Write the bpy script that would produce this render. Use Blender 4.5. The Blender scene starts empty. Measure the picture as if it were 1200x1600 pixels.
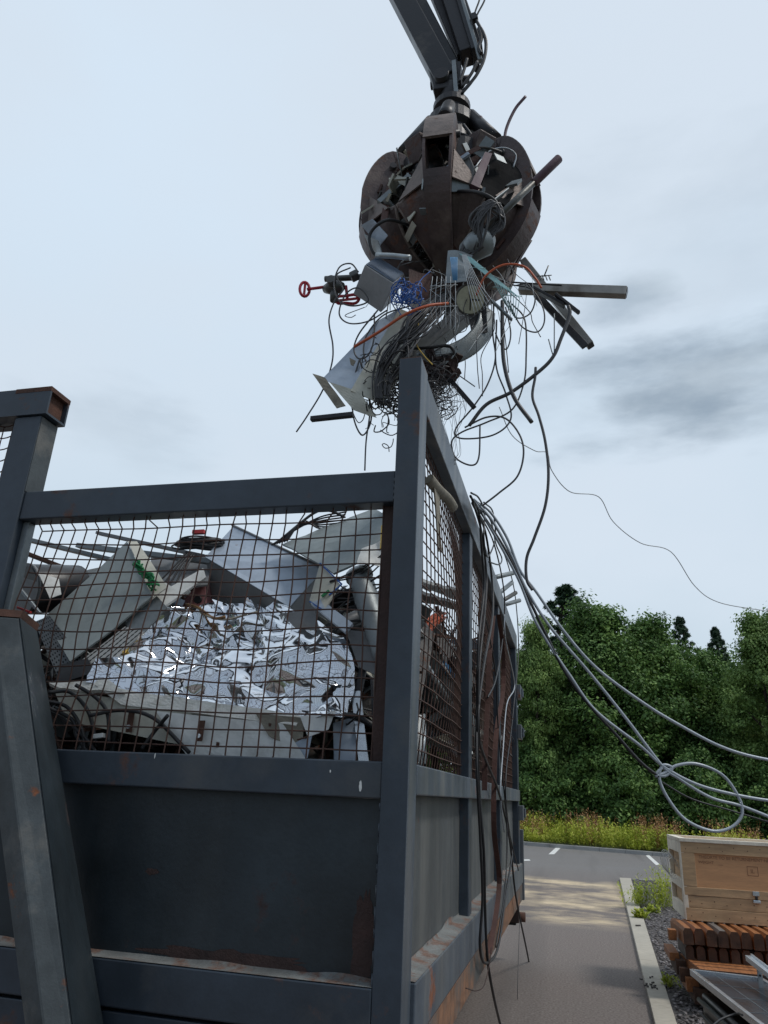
import bpy, math, random
import numpy as np
from mathutils import Vector, Matrix, noise
random.seed(11)
R = math.radians
V = Vector
scn = bpy.context.scene
COL = scn.collection
# ---------------------------------------------------------------- camera
CAM = V((0, 0, 1.65))
FPX = 1150.0
M = Matrix(((0.97068, 0.04349, 0.23640), (0.23467, -0.35868, -0.90348), (0.04550, 0.93245, -0.35836)))
_Y = V((299, -457, -FPX)).normalized()
_P2 = V((299 - 1000, -457 + 49, -FPX))
_Z = V((299, -457, -FPX)).cross(_P2).normalized()
if _Z.y < 0: _Z = -_Z
_X = _Y.cross(_Z)
M = Matrix((_X, _Y, _Z))
cd = bpy.data.cameras.new('camera'); cam = bpy.data.objects.new('camera', cd); COL.objects.link(cam)
cam.matrix_world = Matrix.Translation(CAM) @ M.to_4x4()
cd.sensor_fit = 'VERTICAL'; cd.sensor_height = 32.0; cd.lens = 32.0 * FPX / 1600.0
cd.clip_start = 0.05; cd.clip_end = 2000
scn.camera = cam
def ray(u, v): return M @ V((u - 600, 800 - v, -FPX))
def onY(u, v, y): r = ray(u, v); return CAM + r * (y / r.y)
def onX(u, v, x): r = ray(u, v); return CAM + r * (x / r.x)
def onZ(u, v, z): r = ray(u, v); return CAM + r * ((z - CAM.z) / r.z)
# ---------------------------------------------------------------- light
scn.view_settings.view_transform = 'Standard'; scn.view_settings.look = 'None'
scn.view_settings.exposure = 0.14; scn.view_settings.gamma = 1.0
SUN_EL, SUN_AZ = R(56), R(98)      # azimuth from +Y towards +X
sl = bpy.data.lights.new('sun', 'SUN'); sl.energy = 1.5; sl.angle = R(10); sl.color = (1.0, 0.96, 0.9)
so = bpy.data.objects.new('sun', sl); COL.objects.link(so)
sd = V((math.sin(SUN_AZ) * math.cos(SUN_EL), math.cos(SUN_AZ) * math.cos(SUN_EL), math.sin(SUN_EL)))
so.rotation_euler = (-sd).to_track_quat('-Z', 'Y').to_euler(); so.location = (6, 4, 12)
w = bpy.data.worlds.new('World'); scn.world = w; w.use_nodes = True
nt = w.node_tree; nt.nodes.clear()
def wn(t, **k):
    n = nt.nodes.new(t)
    for a, b in k.items(): setattr(n, a, b)
    return n
out = wn('ShaderNodeOutputWorld'); bg = wn('ShaderNodeBackground'); bg.inputs[1].default_value = 1.0
nt.links.new(bg.outputs[0], out.inputs[0])
sky = wn('ShaderNodeTexSky', sky_type='NISHITA', sun_disc=False, sun_elevation=SUN_EL, sun_rotation=SUN_AZ, air_density=1.2, dust_density=2.0)
tc = wn('ShaderNodeTexCoord')
def vmath(op, a, b=None, s=None):
    n = wn('ShaderNodeVectorMath', operation=op)
    for i, x in enumerate((a, b)):
        if x is None: continue
        if hasattr(x, 'node'): nt.links.new(x, n.inputs[i])
        else: n.inputs[i].default_value = x
    if s is not None: n.inputs['Scale'].default_value = s
    return n
def wmath(op, a, b=0.0, clamp=False):
    n = wn('ShaderNodeMath', operation=op); n.use_clamp = clamp
    for i, x in enumerate((a, b)):
        if hasattr(x, 'node'): nt.links.new(x, n.inputs[i])
        else: n.inputs[i].default_value = x
    return n.outputs[0]
def wmix(f, a, b):
    n = wn('ShaderNodeMix', data_type='RGBA')
    for s, x in ((0, f), (6, a), (7, b)):
        if hasattr(x, 'node'): nt.links.new(x, n.inputs[s])
        else: n.inputs[s].default_value = x if s == 0 else (*x, 1)
    return n.outputs[2]
skyc = vmath('SCALE', sky.outputs[0], s=0.11).outputs[0]
dirv = vmath('NORMALIZE', tc.outputs['Generated']).outputs[0]
def wnoise(scale, det, rough, stretch=(1, 1, 2.0), off=(0, 0, 0)):
    m = vmath('MULTIPLY_ADD', dirv, stretch); m.inputs[2].default_value = off
    n = wn('ShaderNodeTexNoise'); n.inputs['Scale'].default_value = scale; n.inputs['Detail'].default_value = det; n.inputs['Roughness'].default_value = rough
    nt.links.new(m.outputs[0], n.inputs['Vector']); return n.outputs[0]
def wramp(x, a, b):
    n = wn('ShaderNodeMapRange', interpolation_type='SMOOTHSTEP'); n.inputs[1].default_value = a; n.inputs[2].default_value = b
    nt.links.new(x, n.inputs[0]); return n.outputs[0]
sep = wn('ShaderNodeSeparateXYZ'); nt.links.new(dirv, sep.inputs[0])
hi = wramp(sep.outputs[2], 0.0, 0.75)
veil = wmix(hi, (0.54, 0.64, 0.72), (0.66, 0.775, 0.89))       # thin high overcast, greyer towards the horizon
soft = wramp(wnoise(1.7, 4, 0.5, off=(3, 1, 0)), 0.35, 0.68)
veil = wmix(soft, veil, (0.655, 0.74, 0.83))
c = wmix(0.90, skyc, veil)
patch = None
for (u, v, rad, amt) in ((1050, 622, 0.19, 1.0), (1010, 462, 0.10, 0.8), (1210, 590, 0.16, 1.0), (1180, 400, 0.24, 0.25), (170, 660, 0.12, 0.4), (900, 600, 0.13, 0.5), (1240, 250, 0.2, 0.25), (780, 900, 0.1, .12)):
    d = ray(u, v).normalized()
    df = vmath('SUBTRACT', dirv, tuple(d)); df = vmath('MULTIPLY', df.outputs[0], (0.8, 0.8, 2.0))
    ln = vmath('LENGTH', df.outputs[0]).outputs['Value']
    nz = wnoise(4.2, 7, 0.54, stretch=(1, 1, 3.2), off=(u * .01, 0, 0))
    q = wmath('SUBTRACT', 1.0, wmath('DIVIDE', ln, rad)); q = wmath('ADD', q, wmath('MULTIPLY', wmath('SUBTRACT', nz, 0.5), 3.0))
    q = wmath('MULTIPLY', wramp(q, 0.0, 1.1), amt)
    patch = q if patch is None else wmath('MAXIMUM', patch, q)
inner = wmix(wramp(wnoise(6.0, 6, 0.55, stretch=(1, 1, 2.6), off=(5, 2, 0)), 0.32, 0.68), (0.27, 0.345, 0.43), (0.43, 0.51, 0.59))
c = wmix(patch, c, inner)
back = wramp(sep.outputs[1], -0.75, 0.30)          # sky dimmed behind the camera, added to darken the container front and foil
dim = wmix(back, (0.54, 0.57, 0.62), (1.0, 1.0, 1.0))
dm_ = wn('ShaderNodeMix', data_type='RGBA', blend_type='MULTIPLY'); dm_.inputs[0].default_value = 1.0
nt.links.new(c, dm_.inputs[6]); nt.links.new(dim, dm_.inputs[7]); nt.links.new(dm_.outputs[2], bg.inputs[0])
scn.cycles.max_bounces = 8; scn.cycles.transparent_max_bounces = 12
scn.cycles.use_adaptive_sampling = True

# ---------------------------------------------------------------- materials
MATS = {}
def mat(name, col, rough=0.5, metal=0.0, var=0.18, scale=5.0, bump=0.15, bscale=60.0, rust=0.0, rcol=(0.13, 0.048, 0.022), dirt=0.0, dcol=(0.12, 0.1, 0.08),
        stretch=(1, 1, 1), spec=0.5, coords='Object', holes=None, streak=0.0):
    m = bpy.data.materials.new(name); m.use_nodes = True; t = m.node_tree; t.nodes.clear(); L = t.links.new
    def N(k, **kw):
        n = t.nodes.new(k)
        for a, b in kw.items(): setattr(n, a, b)
        return n
    o = N('ShaderNodeOutputMaterial'); b = N('ShaderNodeBsdfPrincipled'); L(b.outputs[0], o.inputs[0])
    tcn = N('ShaderNodeTexCoord'); oi = N('ShaderNodeObjectInfo')
    mp = N('ShaderNodeMapping'); mp.inputs['Scale'].default_value = stretch; L(tcn.outputs['Object'], mp.inputs[0])
    def nz(sc, det=5, off=0.0, rgh=.55):
        n = N('ShaderNodeTexNoise', noise_dimensions='4D'); n.inputs['Scale'].default_value = sc; n.inputs['Detail'].default_value = det; n.inputs['Roughness'].default_value = rgh
        L(mp.outputs[0], n.inputs['Vector'])
        a = N('ShaderNodeMath', operation='MULTIPLY_ADD'); a.inputs[1].default_value = 9.0; a.inputs[2].default_value = off; L(oi.outputs['Random'], a.inputs[0]); L(a.outputs[0], n.inputs['W'])
        return n.outputs[0]
    def rng(x, a, b_, c_=0.0, d_=1.0):
        n = N('ShaderNodeMapRange'); n.inputs[1].default_value = a; n.inputs[2].default_value = b_; n.inputs[3].default_value = c_; n.inputs[4].default_value = d_; L(x, n.inputs[0]); return n.outputs[0]
    def mix(f, a, c2):
        n = N('ShaderNodeMix', data_type='RGBA')
        for s, x in ((0, f), (6, a), (7, c2)):
            if hasattr(x, 'node'): L(x, n.inputs[s])
            else: n.inputs[s].default_value = x if s == 0 else (*x, 1)
        return n.outputs[2]
    n1 = nz(scale)
    cc = mix(rng(n1, 0.3, 0.7), tuple(x * (1 - var) for x in col), tuple(min(1, x * (1 + var)) for x in col))
    fine = nz(scale * 9, 3, 4.0)
    cc = mix(rng(fine, 0.42, 0.75, 0, 0.35), cc, tuple(x * 0.6 for x in col))
    rr = rng(n1, 0.3, 0.7, max(0.03, rough - 0.08), min(1, rough + 0.08))
    if dirt > 0:
        dm = rng(nz(scale * 0.6, 8, 7.0, .65), 0.62 - dirt * 0.25, 0.72, 0, 0.85)
        cc = mix(dm, cc, dcol)
    if streak > 0:
        mp2 = N('ShaderNodeMapping'); mp2.inputs['Scale'].default_value = (3.2, 3.2, 0.35); L(tcn.outputs['Object'], mp2.inputs[0])
        n = N('ShaderNodeTexNoise'); n.inputs['Scale'].default_value = 1.6; n.inputs['Detail'].default_value = 8; n.inputs['Distortion'].default_value = .6; L(mp2.outputs[0], n.inputs['Vector'])
        cc = mix(rng(n.outputs[0], 0.45, 0.75, 0, streak), cc, (0.30, 0.29, 0.26))
    met = None
    if rust > 0:
        rm = rng(nz(scale * 0.9, 10, 2.0, .68), 0.66 - rust * 0.3, 0.70 - rust * 0.22)
        cc = mix(rm, cc, mix(rng(fine, .35, .65), rcol, tuple(x * 1.9 for x in rcol)))
        mx = N('ShaderNodeMix', data_type='FLOAT'); L(rm, mx.inputs[0]); L(rr, mx.inputs[2]); mx.inputs[3].default_value = 0.9; rr = mx.outputs[0]
        met = N('ShaderNodeMath', operation='MULTIPLY_ADD'); L(rm, met.inputs[0]); met.inputs[1].default_value = -metal; met.inputs[2].default_value = metal
    if holes:
        uv = N('ShaderNodeMapping'); uv.inputs['Scale'].default_value = (holes[0], holes[1], 1); L(tcn.outputs['UV'], uv.inputs[0])
        fr = N('ShaderNodeVectorMath', operation='FRACTION'); L(uv.outputs[0], fr.inputs[0])
        sb = N('ShaderNodeVectorMath', operation='SUBTRACT'); L(fr.outputs[0], sb.inputs[0]); sb.inputs[1].default_value = (.5, .5, 0)
        ml = N('ShaderNodeVectorMath', operation='MULTIPLY'); L(sb.outputs[0], ml.inputs[0]); ml.inputs[1].default_value = (holes[3] if len(holes) > 3 else 1, 1, 0)
        le = N('ShaderNodeVectorMath', operation='LENGTH'); L(ml.outputs[0], le.inputs[0])
        lt = N('ShaderNodeMath', operation='LESS_THAN'); L(le.outputs['Value'], lt.inputs[0]); lt.inputs[1].default_value = holes[2]
        cc = mix(lt.outputs[0], cc, (0.008, 0.008, 0.01))
    L(cc, b.inputs['Base Color']); L(rr, b.inputs['Roughness']) if hasattr(rr, 'node') else None
    if met: L(met.outputs[0], b.inputs['Metallic'])
    else: b.inputs['Metallic'].default_value = metal
    b.inputs['Specular IOR Level'].default_value = spec
    if bump > 0:
        bn = N('ShaderNodeBump'); bn.inputs['Strength'].default_value = bump; bn.inputs['Distance'].default_value = 0.01; L(nz(bscale, 4, 1.0), bn.inputs['Height']); L(bn.outputs[0], b.inputs['Normal'])
    m['_b'] = 1
    MATS[name] = m
    return m
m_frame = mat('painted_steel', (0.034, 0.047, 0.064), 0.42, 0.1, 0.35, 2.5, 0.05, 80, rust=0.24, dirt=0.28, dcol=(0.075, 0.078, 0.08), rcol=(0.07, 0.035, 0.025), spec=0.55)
m_side = mat('weathered_lit_plate', (0.072, 0.080, 0.083), 0.55, 0.15, 0.2, 2.2, 0.1, 60, rust=0.10, dirt=0.25, streak=0.30)  # same steel as the front plate; light on the side wall lightens this colour
m_rail = mat('weathered_lit_rail', (0.085, 0.105, 0.13), 0.45, 0.25, 0.25, 3.0, 0.12, 60, rust=0.15, streak=0.4)  # frame steel with the side wall's brighter light put into the colour
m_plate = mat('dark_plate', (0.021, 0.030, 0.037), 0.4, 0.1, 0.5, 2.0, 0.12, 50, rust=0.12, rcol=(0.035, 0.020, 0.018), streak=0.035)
m_ledge = mat('chalky_ledge', (0.15, 0.155, 0.15), 0.85, 0.0, 0.4, 7, 0.5, 60, rust=0.6, rcol=(0.10, 0.06, 0.045))
m_chan = mat('scuffed_lit_steel', (0.066, 0.078, 0.084), 0.6, 0.2, 0.5, 5, 0.12, 120, rust=0.10, dirt=0.35, dcol=(0.2, 0.19, 0.17))
m_wire = mat('rusty_wire', (0.085, 0.046, 0.035), 0.75, 0.2, 0.35, 6, 0.1, 60)
m_rust = mat('rust', (0.085, 0.040, 0.027), 0.85, 0.1, 0.45, 9, 0.4, 70)
m_rustd = mat('dark_rust', (0.05, 0.028, 0.024), 0.8, 0.1, 0.45, 9, 0.4, 70)
m_rustb = mat('red_brown_strip', (0.07, 0.030, 0.023), 0.75, 0.1, 0.35, 4, 0.3, 50)
m_grab = mat('worn_grab_steel', (0.078, 0.053, 0.050), 0.5, 0.3, 0.35, 6, 0.35, 45, rust=0.30, rcol=(0.085, 0.04, 0.028), dirt=0.45, dcol=(0.19, 0.15, 0.125))
m_grabl = mat('scraped_grab_steel', (0.19, 0.155, 0.14), 0.6, 0.4, 0.4, 14, 0.4, 45, rust=0.3, rcol=(0.07, 0.04, 0.03))
m_black = mat('black_steel', (0.022, 0.021, 0.024), 0.45, 0.3, 0.3, 6, 0.15, 60, rust=0.12, rcol=(0.05, 0.03, 0.025))
m_boom = mat('boom_steel', (0.018, 0.019, 0.022), 0.4, 0.4, 0.3, 3, 0.1, 60, dirt=0.2, dcol=(0.09, 0.08, 0.07))
m_chrome = mat('cylinder_rod', (0.5, 0.5, 0.52), 0.22, 1.0, 0.1, 8, 0.02, 60)
m_rubber = mat('black_rubber', (0.018, 0.018, 0.020), 0.5, 0, 0.3, 9, 0.1, 80)
m_gcable = mat('dark_cable', (0.06, 0.058, 0.062), 0.45, 0, 0.2, 9, 0.05, 80)
m_lcable = mat('pale_cable', (0.36, 0.40, 0.44), 0.35, 0.1, 0.12, 9, 0.05, 80)
m_galv = mat('galvanised_steel', (0.40, 0.43, 0.44), 0.42, 0.75, 0.2, 9, 0.1, 60, dirt=0.12)
m_galvd = mat('dull_galvanised', (0.23, 0.255, 0.265), 0.5, 0.6, 0.25, 6, 0.1, 60, dirt=0.25)
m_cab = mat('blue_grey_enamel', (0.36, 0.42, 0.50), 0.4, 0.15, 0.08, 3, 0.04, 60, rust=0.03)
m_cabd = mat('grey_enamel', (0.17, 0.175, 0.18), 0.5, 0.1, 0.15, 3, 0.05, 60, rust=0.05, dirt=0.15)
m_pgreen = mat('pale_green_grey', (0.27, 0.305, 0.305), 0.5, 0.15, 0.12, 3, 0.08, 40, dirt=0.2, dcol=(0.2, 0.2, 0.17))
m_cream = mat('cream_sheet', (0.50, 0.49, 0.42), 0.55, 0.05, 0.15, 4, 0.1, 40, dirt=0.35, dcol=(0.24, 0.2, 0.13), rust=0.06)
m_white = mat('white_paint', (0.66, 0.67, 0.65), 0.5, 0.05, 0.1, 4, 0.1, 40, dirt=0.15, dcol=(0.3, 0.27, 0.22))
m_wins = mat('white_insulation', (0.72, 0.71, 0.66), 0.9, 0.0, 0.15, 14, 0.6, 60, dirt=0.3, dcol=(0.3, 0.25, 0.18))
m_pink = mat('faded_red_enamel', (0.34, 0.15, 0.15), 0.55, 0.05, 0.2, 6, 0.1, 40, rust=0.1)
m_plum = mat('plum_paint', (0.085, 0.042, 0.058), 0.5, 0.1, 0.25, 8, 0.1, 40, dirt=0.2)
m_red = mat('red_paint', (0.42, 0.02, 0.04), 0.4, 0.1, 0.15, 8, 0.05, 40)
m_redtape = mat('red_plastic', (0.55, 0.03, 0.03), 0.4, 0, 0.1, 8, 0.05, 40)
m_orange = mat('orange_plastic', (0.50, 0.10, 0.035), 0.45, 0, 0.2, 9, 0.1, 60)
m_yellow = mat('yellow_foam', (0.62, 0.42, 0.10), 0.8, 0, 0.2, 12, 0.4, 60)
m_brown = mat('copper_brown', (0.22, 0.12, 0.05), 0.5, 0.4, 0.4, 14, 0.3, 60)
m_blue = mat('blue_plastic', (0.02, 0.10, 0.36), 0.45, 0, 0.2, 9, 0.05, 60)
m_sky = mat('light_blue_plastic', (0.12, 0.34, 0.62), 0.45, 0, 0.2, 9, 0.05, 60)
m_green = mat('green_plastic', (0.015, 0.22, 0.07), 0.45, 0, 0.2, 9, 0.05, 60)
m_teal = mat('teal_coated_wire', (0.26, 0.46, 0.47), 0.45, 0.2, 0.25, 9, 0.05, 60)
m_wwire = mat('white_coated_wire', (0.45, 0.48, 0.50), 0.45, 0.2, 0.2, 9, 0.05, 60)
m_perf = mat('perforated_sheet', (0.15, 0.165, 0.175), 0.45, 0.5, 0.15, 6, 0.05, 60, holes=(9, 15, .27))
m_slot = mat('slotted_sheet', (0.42, 0.43, 0.42), 0.5, 0.2, 0.15, 6, 0.05, 60, holes=(12, 5, .18, .35), dirt=.2)
m_perfb = mat('fine_perforated_sheet', (0.17, 0.22, 0.30), 0.4, 0.4, 0.15, 6, 0.05, 60, holes=(30, 18, .30))
m_plastic = mat('black_plastic', (0.02, 0.021, 0.024), 0.35, 0, 0.15, 6, 0.05, 60)
m_gauge = mat('aged_dial', (0.50, 0.50, 0.38), 0.5, 0, 0.2, 12, 0.1, 60, dirt=0.3)
m_tarn = mat('tarnished_metal', (0.11, 0.11, 0.105), 0.45, 0.6, 0.3, 12, 0.2, 60)
m_tan = mat('tan_cloth', (0.22, 0.20, 0.16), 0.9, 0, 0.3, 16, 0.5, 60)
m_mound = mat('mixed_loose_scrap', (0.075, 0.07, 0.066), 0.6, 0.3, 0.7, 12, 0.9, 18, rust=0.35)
m_kerb = mat('kerb_concrete', (0.42, 0.385, 0.32), 0.85, 0, 0.12, 2, 0.3, 90, dirt=0.12)
m_kerbf = mat('grey_kerb_concrete', (0.30, 0.30, 0.29), 0.85, 0, 0.12, 2, 0.3, 90, dirt=0.15)
m_ply = mat('plywood', (0.62, 0.34, 0.17), 0.7, 0, 0.12, 3, 0.08, 60, stretch=(.6, .6, 5))
m_plank = mat('rough_plank', (0.52, 0.35, 0.20), 0.8, 0, 0.28, 3, 0.25, 60, stretch=(1.2, 1.2, 8), dirt=0.2, dcol=(0.16, 0.12, 0.09))
m_plankp = mat('pale_plank', (0.80, 0.74, 0.62), 0.8, 0, 0.15, 3, 0.2, 60, stretch=(4, 4, 4))
m_timb = mat('stained_timber', (0.33, 0.125, 0.04), 0.65, 0, 0.35, 5, 0.2, 60, stretch=(10, 1, 10))
m_timbg = mat('greyed_timber', (0.17, 0.15, 0.135), 0.75, 0, 0.3, 5, 0.2, 60, stretch=(10, 1, 10))
m_timbe = mat('dark_timber_end', (0.075, 0.037, 0.022), 0.8, 0, 0.7, 8, 0.3, 60)
m_alu = mat('aluminium', (0.62, 0.65, 0.67), 0.3, 0.85, 0.06, 5, 0.03, 60)
m_text = mat('faded_stencil_ink', (0.30, 0.15, 0.08), 0.8, 0, 0.2, 30, 0, 60)
m_line = mat('road_paint', (0.72, 0.72, 0.69), 0.7, 0, 0.1, 10, 0.1, 60)
m_gravel = mat('slate_chips', (0.21, 0.19, 0.19), 0.75, 0, 0.55, 9, 0.3, 60)
m_soil = mat('gravel_bed', (0.10, 0.09, 0.085), 0.95, 0, 0.4, 25, 0.6, 60)
m_verge = mat('verge_soil', (0.05, 0.065, 0.02), 0.95, 0, 0.4, 3, 0.4, 30)

def foil_mat():
    m = bpy.data.materials.new('metallised_foil'); m.use_nodes = True; t = m.node_tree; b = t.nodes['Principled BSDF']
    b.inputs['Base Color'].default_value = (0.76, 0.775, 0.80, 1); b.inputs['Metallic'].default_value = 1; b.inputs['Roughness'].default_value = 0.07
    n = t.nodes.new('ShaderNodeTexNoise'); n.inputs['Scale'].default_value = 6; n.inputs['Detail'].default_value = 1; n.inputs['Distortion'].default_value = 0.8
    tcn = t.nodes.new('ShaderNodeTexCoord'); t.links.new(tcn.outputs['Object'], n.inputs['Vector'])
    bn = t.nodes.new('ShaderNodeBump'); bn.inputs['Strength'].default_value = 0.28; bn.inputs['Distance'].default_value = 0.03
    t.links.new(n.outputs[0], bn.inputs['Height']); t.links.new(bn.outputs[0], b.inputs['Normal'])
    return m
m_foil = foil_mat()
m_matte = mat('matt_black', (0.012, 0.012, 0.013), 0.95, 0, 0.2, 9, 0.1, 60, spec=0.1)
m_box = mat('mid_grey_enamel', (0.24, 0.245, 0.255), 0.5, 0.1, 0.12, 4, 0.05, 60, dirt=.2)
m_tubes = mat('pale_tube_metal', (0.30, 0.285, 0.26), 0.4, 0.35, 0.15, 6, 0.08, 60, dirt=.15)
def ground_mat(name, kind):
    m = bpy.data.materials.new(name); m.use_nodes = True; t = m.node_tree; t.nodes.clear(); L = t.links.new
    def N(k, **kw):
        n = t.nodes.new(k)
        for a, b_ in kw.items(): setattr(n, a, b_)
        return n
    o = N('ShaderNodeOutputMaterial'); b = N('ShaderNodeBsdfPrincipled'); L(b.outputs[0], o.inputs[0]); g = N('ShaderNodeNewGeometry')
    def nz(sc, det=5, st=(1, 1, 1), dim='3D'):
        mp = N('ShaderNodeMapping'); mp.inputs['Scale'].default_value = st; L(g.outputs['Position'], mp.inputs[0])
        n = N('ShaderNodeTexNoise'); n.inputs['Scale'].default_value = sc; n.inputs['Detail'].default_value = det; n.inputs['Roughness'].default_value = 0.6; L(mp.outputs[0], n.inputs['Vector']); return n.outputs[0]
    def rng(x, a, b_, c_=0.0, d_=1.0):
        n = N('ShaderNodeMapRange'); n.inputs[1].default_value = a; n.inputs[2].default_value = b_; n.inputs[3].default_value = c_; n.inputs[4].default_value = d_; L(x, n.inputs[0]); return n.outputs[0]
    def mix(f, a, c2):
        n = N('ShaderNodeMix', data_type='RGBA')
        for s, x in ((0, f), (6, a), (7, c2)):
            if hasattr(x, 'node'): L(x, n.inputs[s])
            else: n.inputs[s].default_value = x if s == 0 else (*x, 1)
        return n.outputs[2]
    def mul(a, c2):
        n = N('ShaderNodeMath', operation='MULTIPLY'); L(a, n.inputs[0])
        if hasattr(c2, 'node'): L(c2, n.inputs[1])
        else: n.inputs[1].default_value = c2
        return n.outputs[0]
    sp = N('ShaderNodeSeparateXYZ'); L(g.outputs['Position'], sp.inputs[0])
    if kind == 'asphalt':
        base = mix(rng(sp.outputs[1], 17, 24), (0.175, 0.138, 0.122), (0.20, 0.198, 0.198))     # older surface, then the newer grey lot
        base = mix(rng(nz(0.5, 5), .35, .7, 0, .4), base, (0.165, 0.148, 0.135))
        st = mix(rng(nz(48, 4), 0.40, 0.62), (0.035, 0.03, 0.028), (0.26, 0.235, 0.215))
        base = mix(0.42, base, st)
        base = mix(rng(nz(20, 5), 0.62, 0.68, 0, .45), base, (0.30, 0.275, 0.24))
        # dusty sand spilled across the road
        m1 = mul(rng(sp.outputs[1], 12.2, 13.2), rng(sp.outputs[1], 20.2, 19.0)); m1 = mul(m1, rng(nz(1.1, 10, (0.55, 0.75, 1)), 0.43, 0.60))
        m1 = mul(m1, rng(sp.outputs[0], 1.2, 0.3, 0.55, 1))
        sand = mix(rng(nz(3, 4), .3, .7), (0.58, 0.45, 0.28), (0.80, 0.64, 0.42))
        base = mix(mul(mul(m1, 0.95), rng(nz(9, 6, (.35, 3, 1)), .34, .58, .30, 1)), base, sand)
        tr_ = mul(rng(nz(0.35, 3, (3.2, .12, 1)), .52, .66, 0, .35), 1.0); base = mix(tr_, base, (0.06, 0.055, 0.052))
        L(base, b.inputs['Base Color']); b.inputs['Roughness'].default_value = 0.88
        bn = N('ShaderNodeBump'); bn.inputs['Strength'].default_value = 0.28; bn.inputs['Distance'].default_value = 0.01; L(nz(110, 3), bn.inputs['Height']); L(bn.outputs[0], b.inputs['Normal'])
    return m
m_asph = ground_mat('asphalt', 'asphalt')
def leaf_mat(name, c1, c2, c3, trans=0.25):
    m = bpy.data.materials.new(name); m.use_nodes = True; t = m.node_tree; b = t.nodes['Principled BSDF']; L = t.links.new
    g = t.nodes.new('ShaderNodeNewGeometry'); r = t.nodes.new('ShaderNodeValToRGB'); r.color_ramp.elements[0].color = (*c1, 1); r.color_ramp.elements[1].color = (*c3, 1)
    e = r.color_ramp.elements.new(0.5); e.color = (*c2, 1)
    n = t.nodes.new('ShaderNodeTexNoise'); n.inputs['Scale'].default_value = 0.7; L(g.outputs['Position'], n.inputs['Vector'])
    a = t.nodes.new('ShaderNodeMath'); a.operation = 'MULTIPLY_ADD'; a.inputs[1].default_value = 0.6; L(g.outputs['Random Per Island'], a.inputs[0])
    mm = t.nodes.new('ShaderNodeMath'); mm.operation = 'MULTIPLY_ADD'; mm.inputs[1].default_value = 1.5; mm.inputs[2].default_value = -0.55; L(n.outputs[0], mm.inputs[0]); L(mm.outputs[0], a.inputs[2])
    L(a.outputs[0], r.inputs[0]); L(r.outputs[0], b.inputs['Base Color']); b.inputs['Roughness'].default_value = 0.6; b.inputs['Specular IOR Level'].default_value = 0.3
    tr = t.nodes.new('ShaderNodeBsdfTranslucent'); L(r.outputs[0], tr.inputs[0]); mx = t.nodes.new('ShaderNodeMixShader'); mx.inputs[0].default_value = trans
    L(b.outputs[0], mx.inputs[1]); L(tr.outputs[0], mx.inputs[2]); L(mx.outputs[0], t.nodes['Material Output'].inputs[0])
    return m
m_leafd = leaf_mat('deciduous_leaves', (0.034, 0.080, 0.022), (0.105, 0.20, 0.052), (0.24, 0.37, 0.10))
m_leafl = leaf_mat('light_leaves', (0.07, 0.13, 0.035), (0.16, 0.26, 0.07), (0.30, 0.42, 0.13))
m_leafp = leaf_mat('pine_needles', (0.015, 0.04, 0.022), (0.035, 0.075, 0.038), (0.06, 0.11, 0.05), 0.1)
m_weed = leaf_mat('weed_leaves', (0.17, 0.24, 0.03), (0.42, 0.48, 0.06), (0.62, 0.60, 0.14), 0.3)
m_seed = leaf_mat('seed_heads', (0.18, 0.08, 0.035), (0.38, 0.19, 0.09), (0.55, 0.38, 0.20), 0.2)
m_bark = mat('bark', (0.06, 0.045, 0.035), 0.9, 0, 0.3, 4, 0.6, 20)

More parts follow.
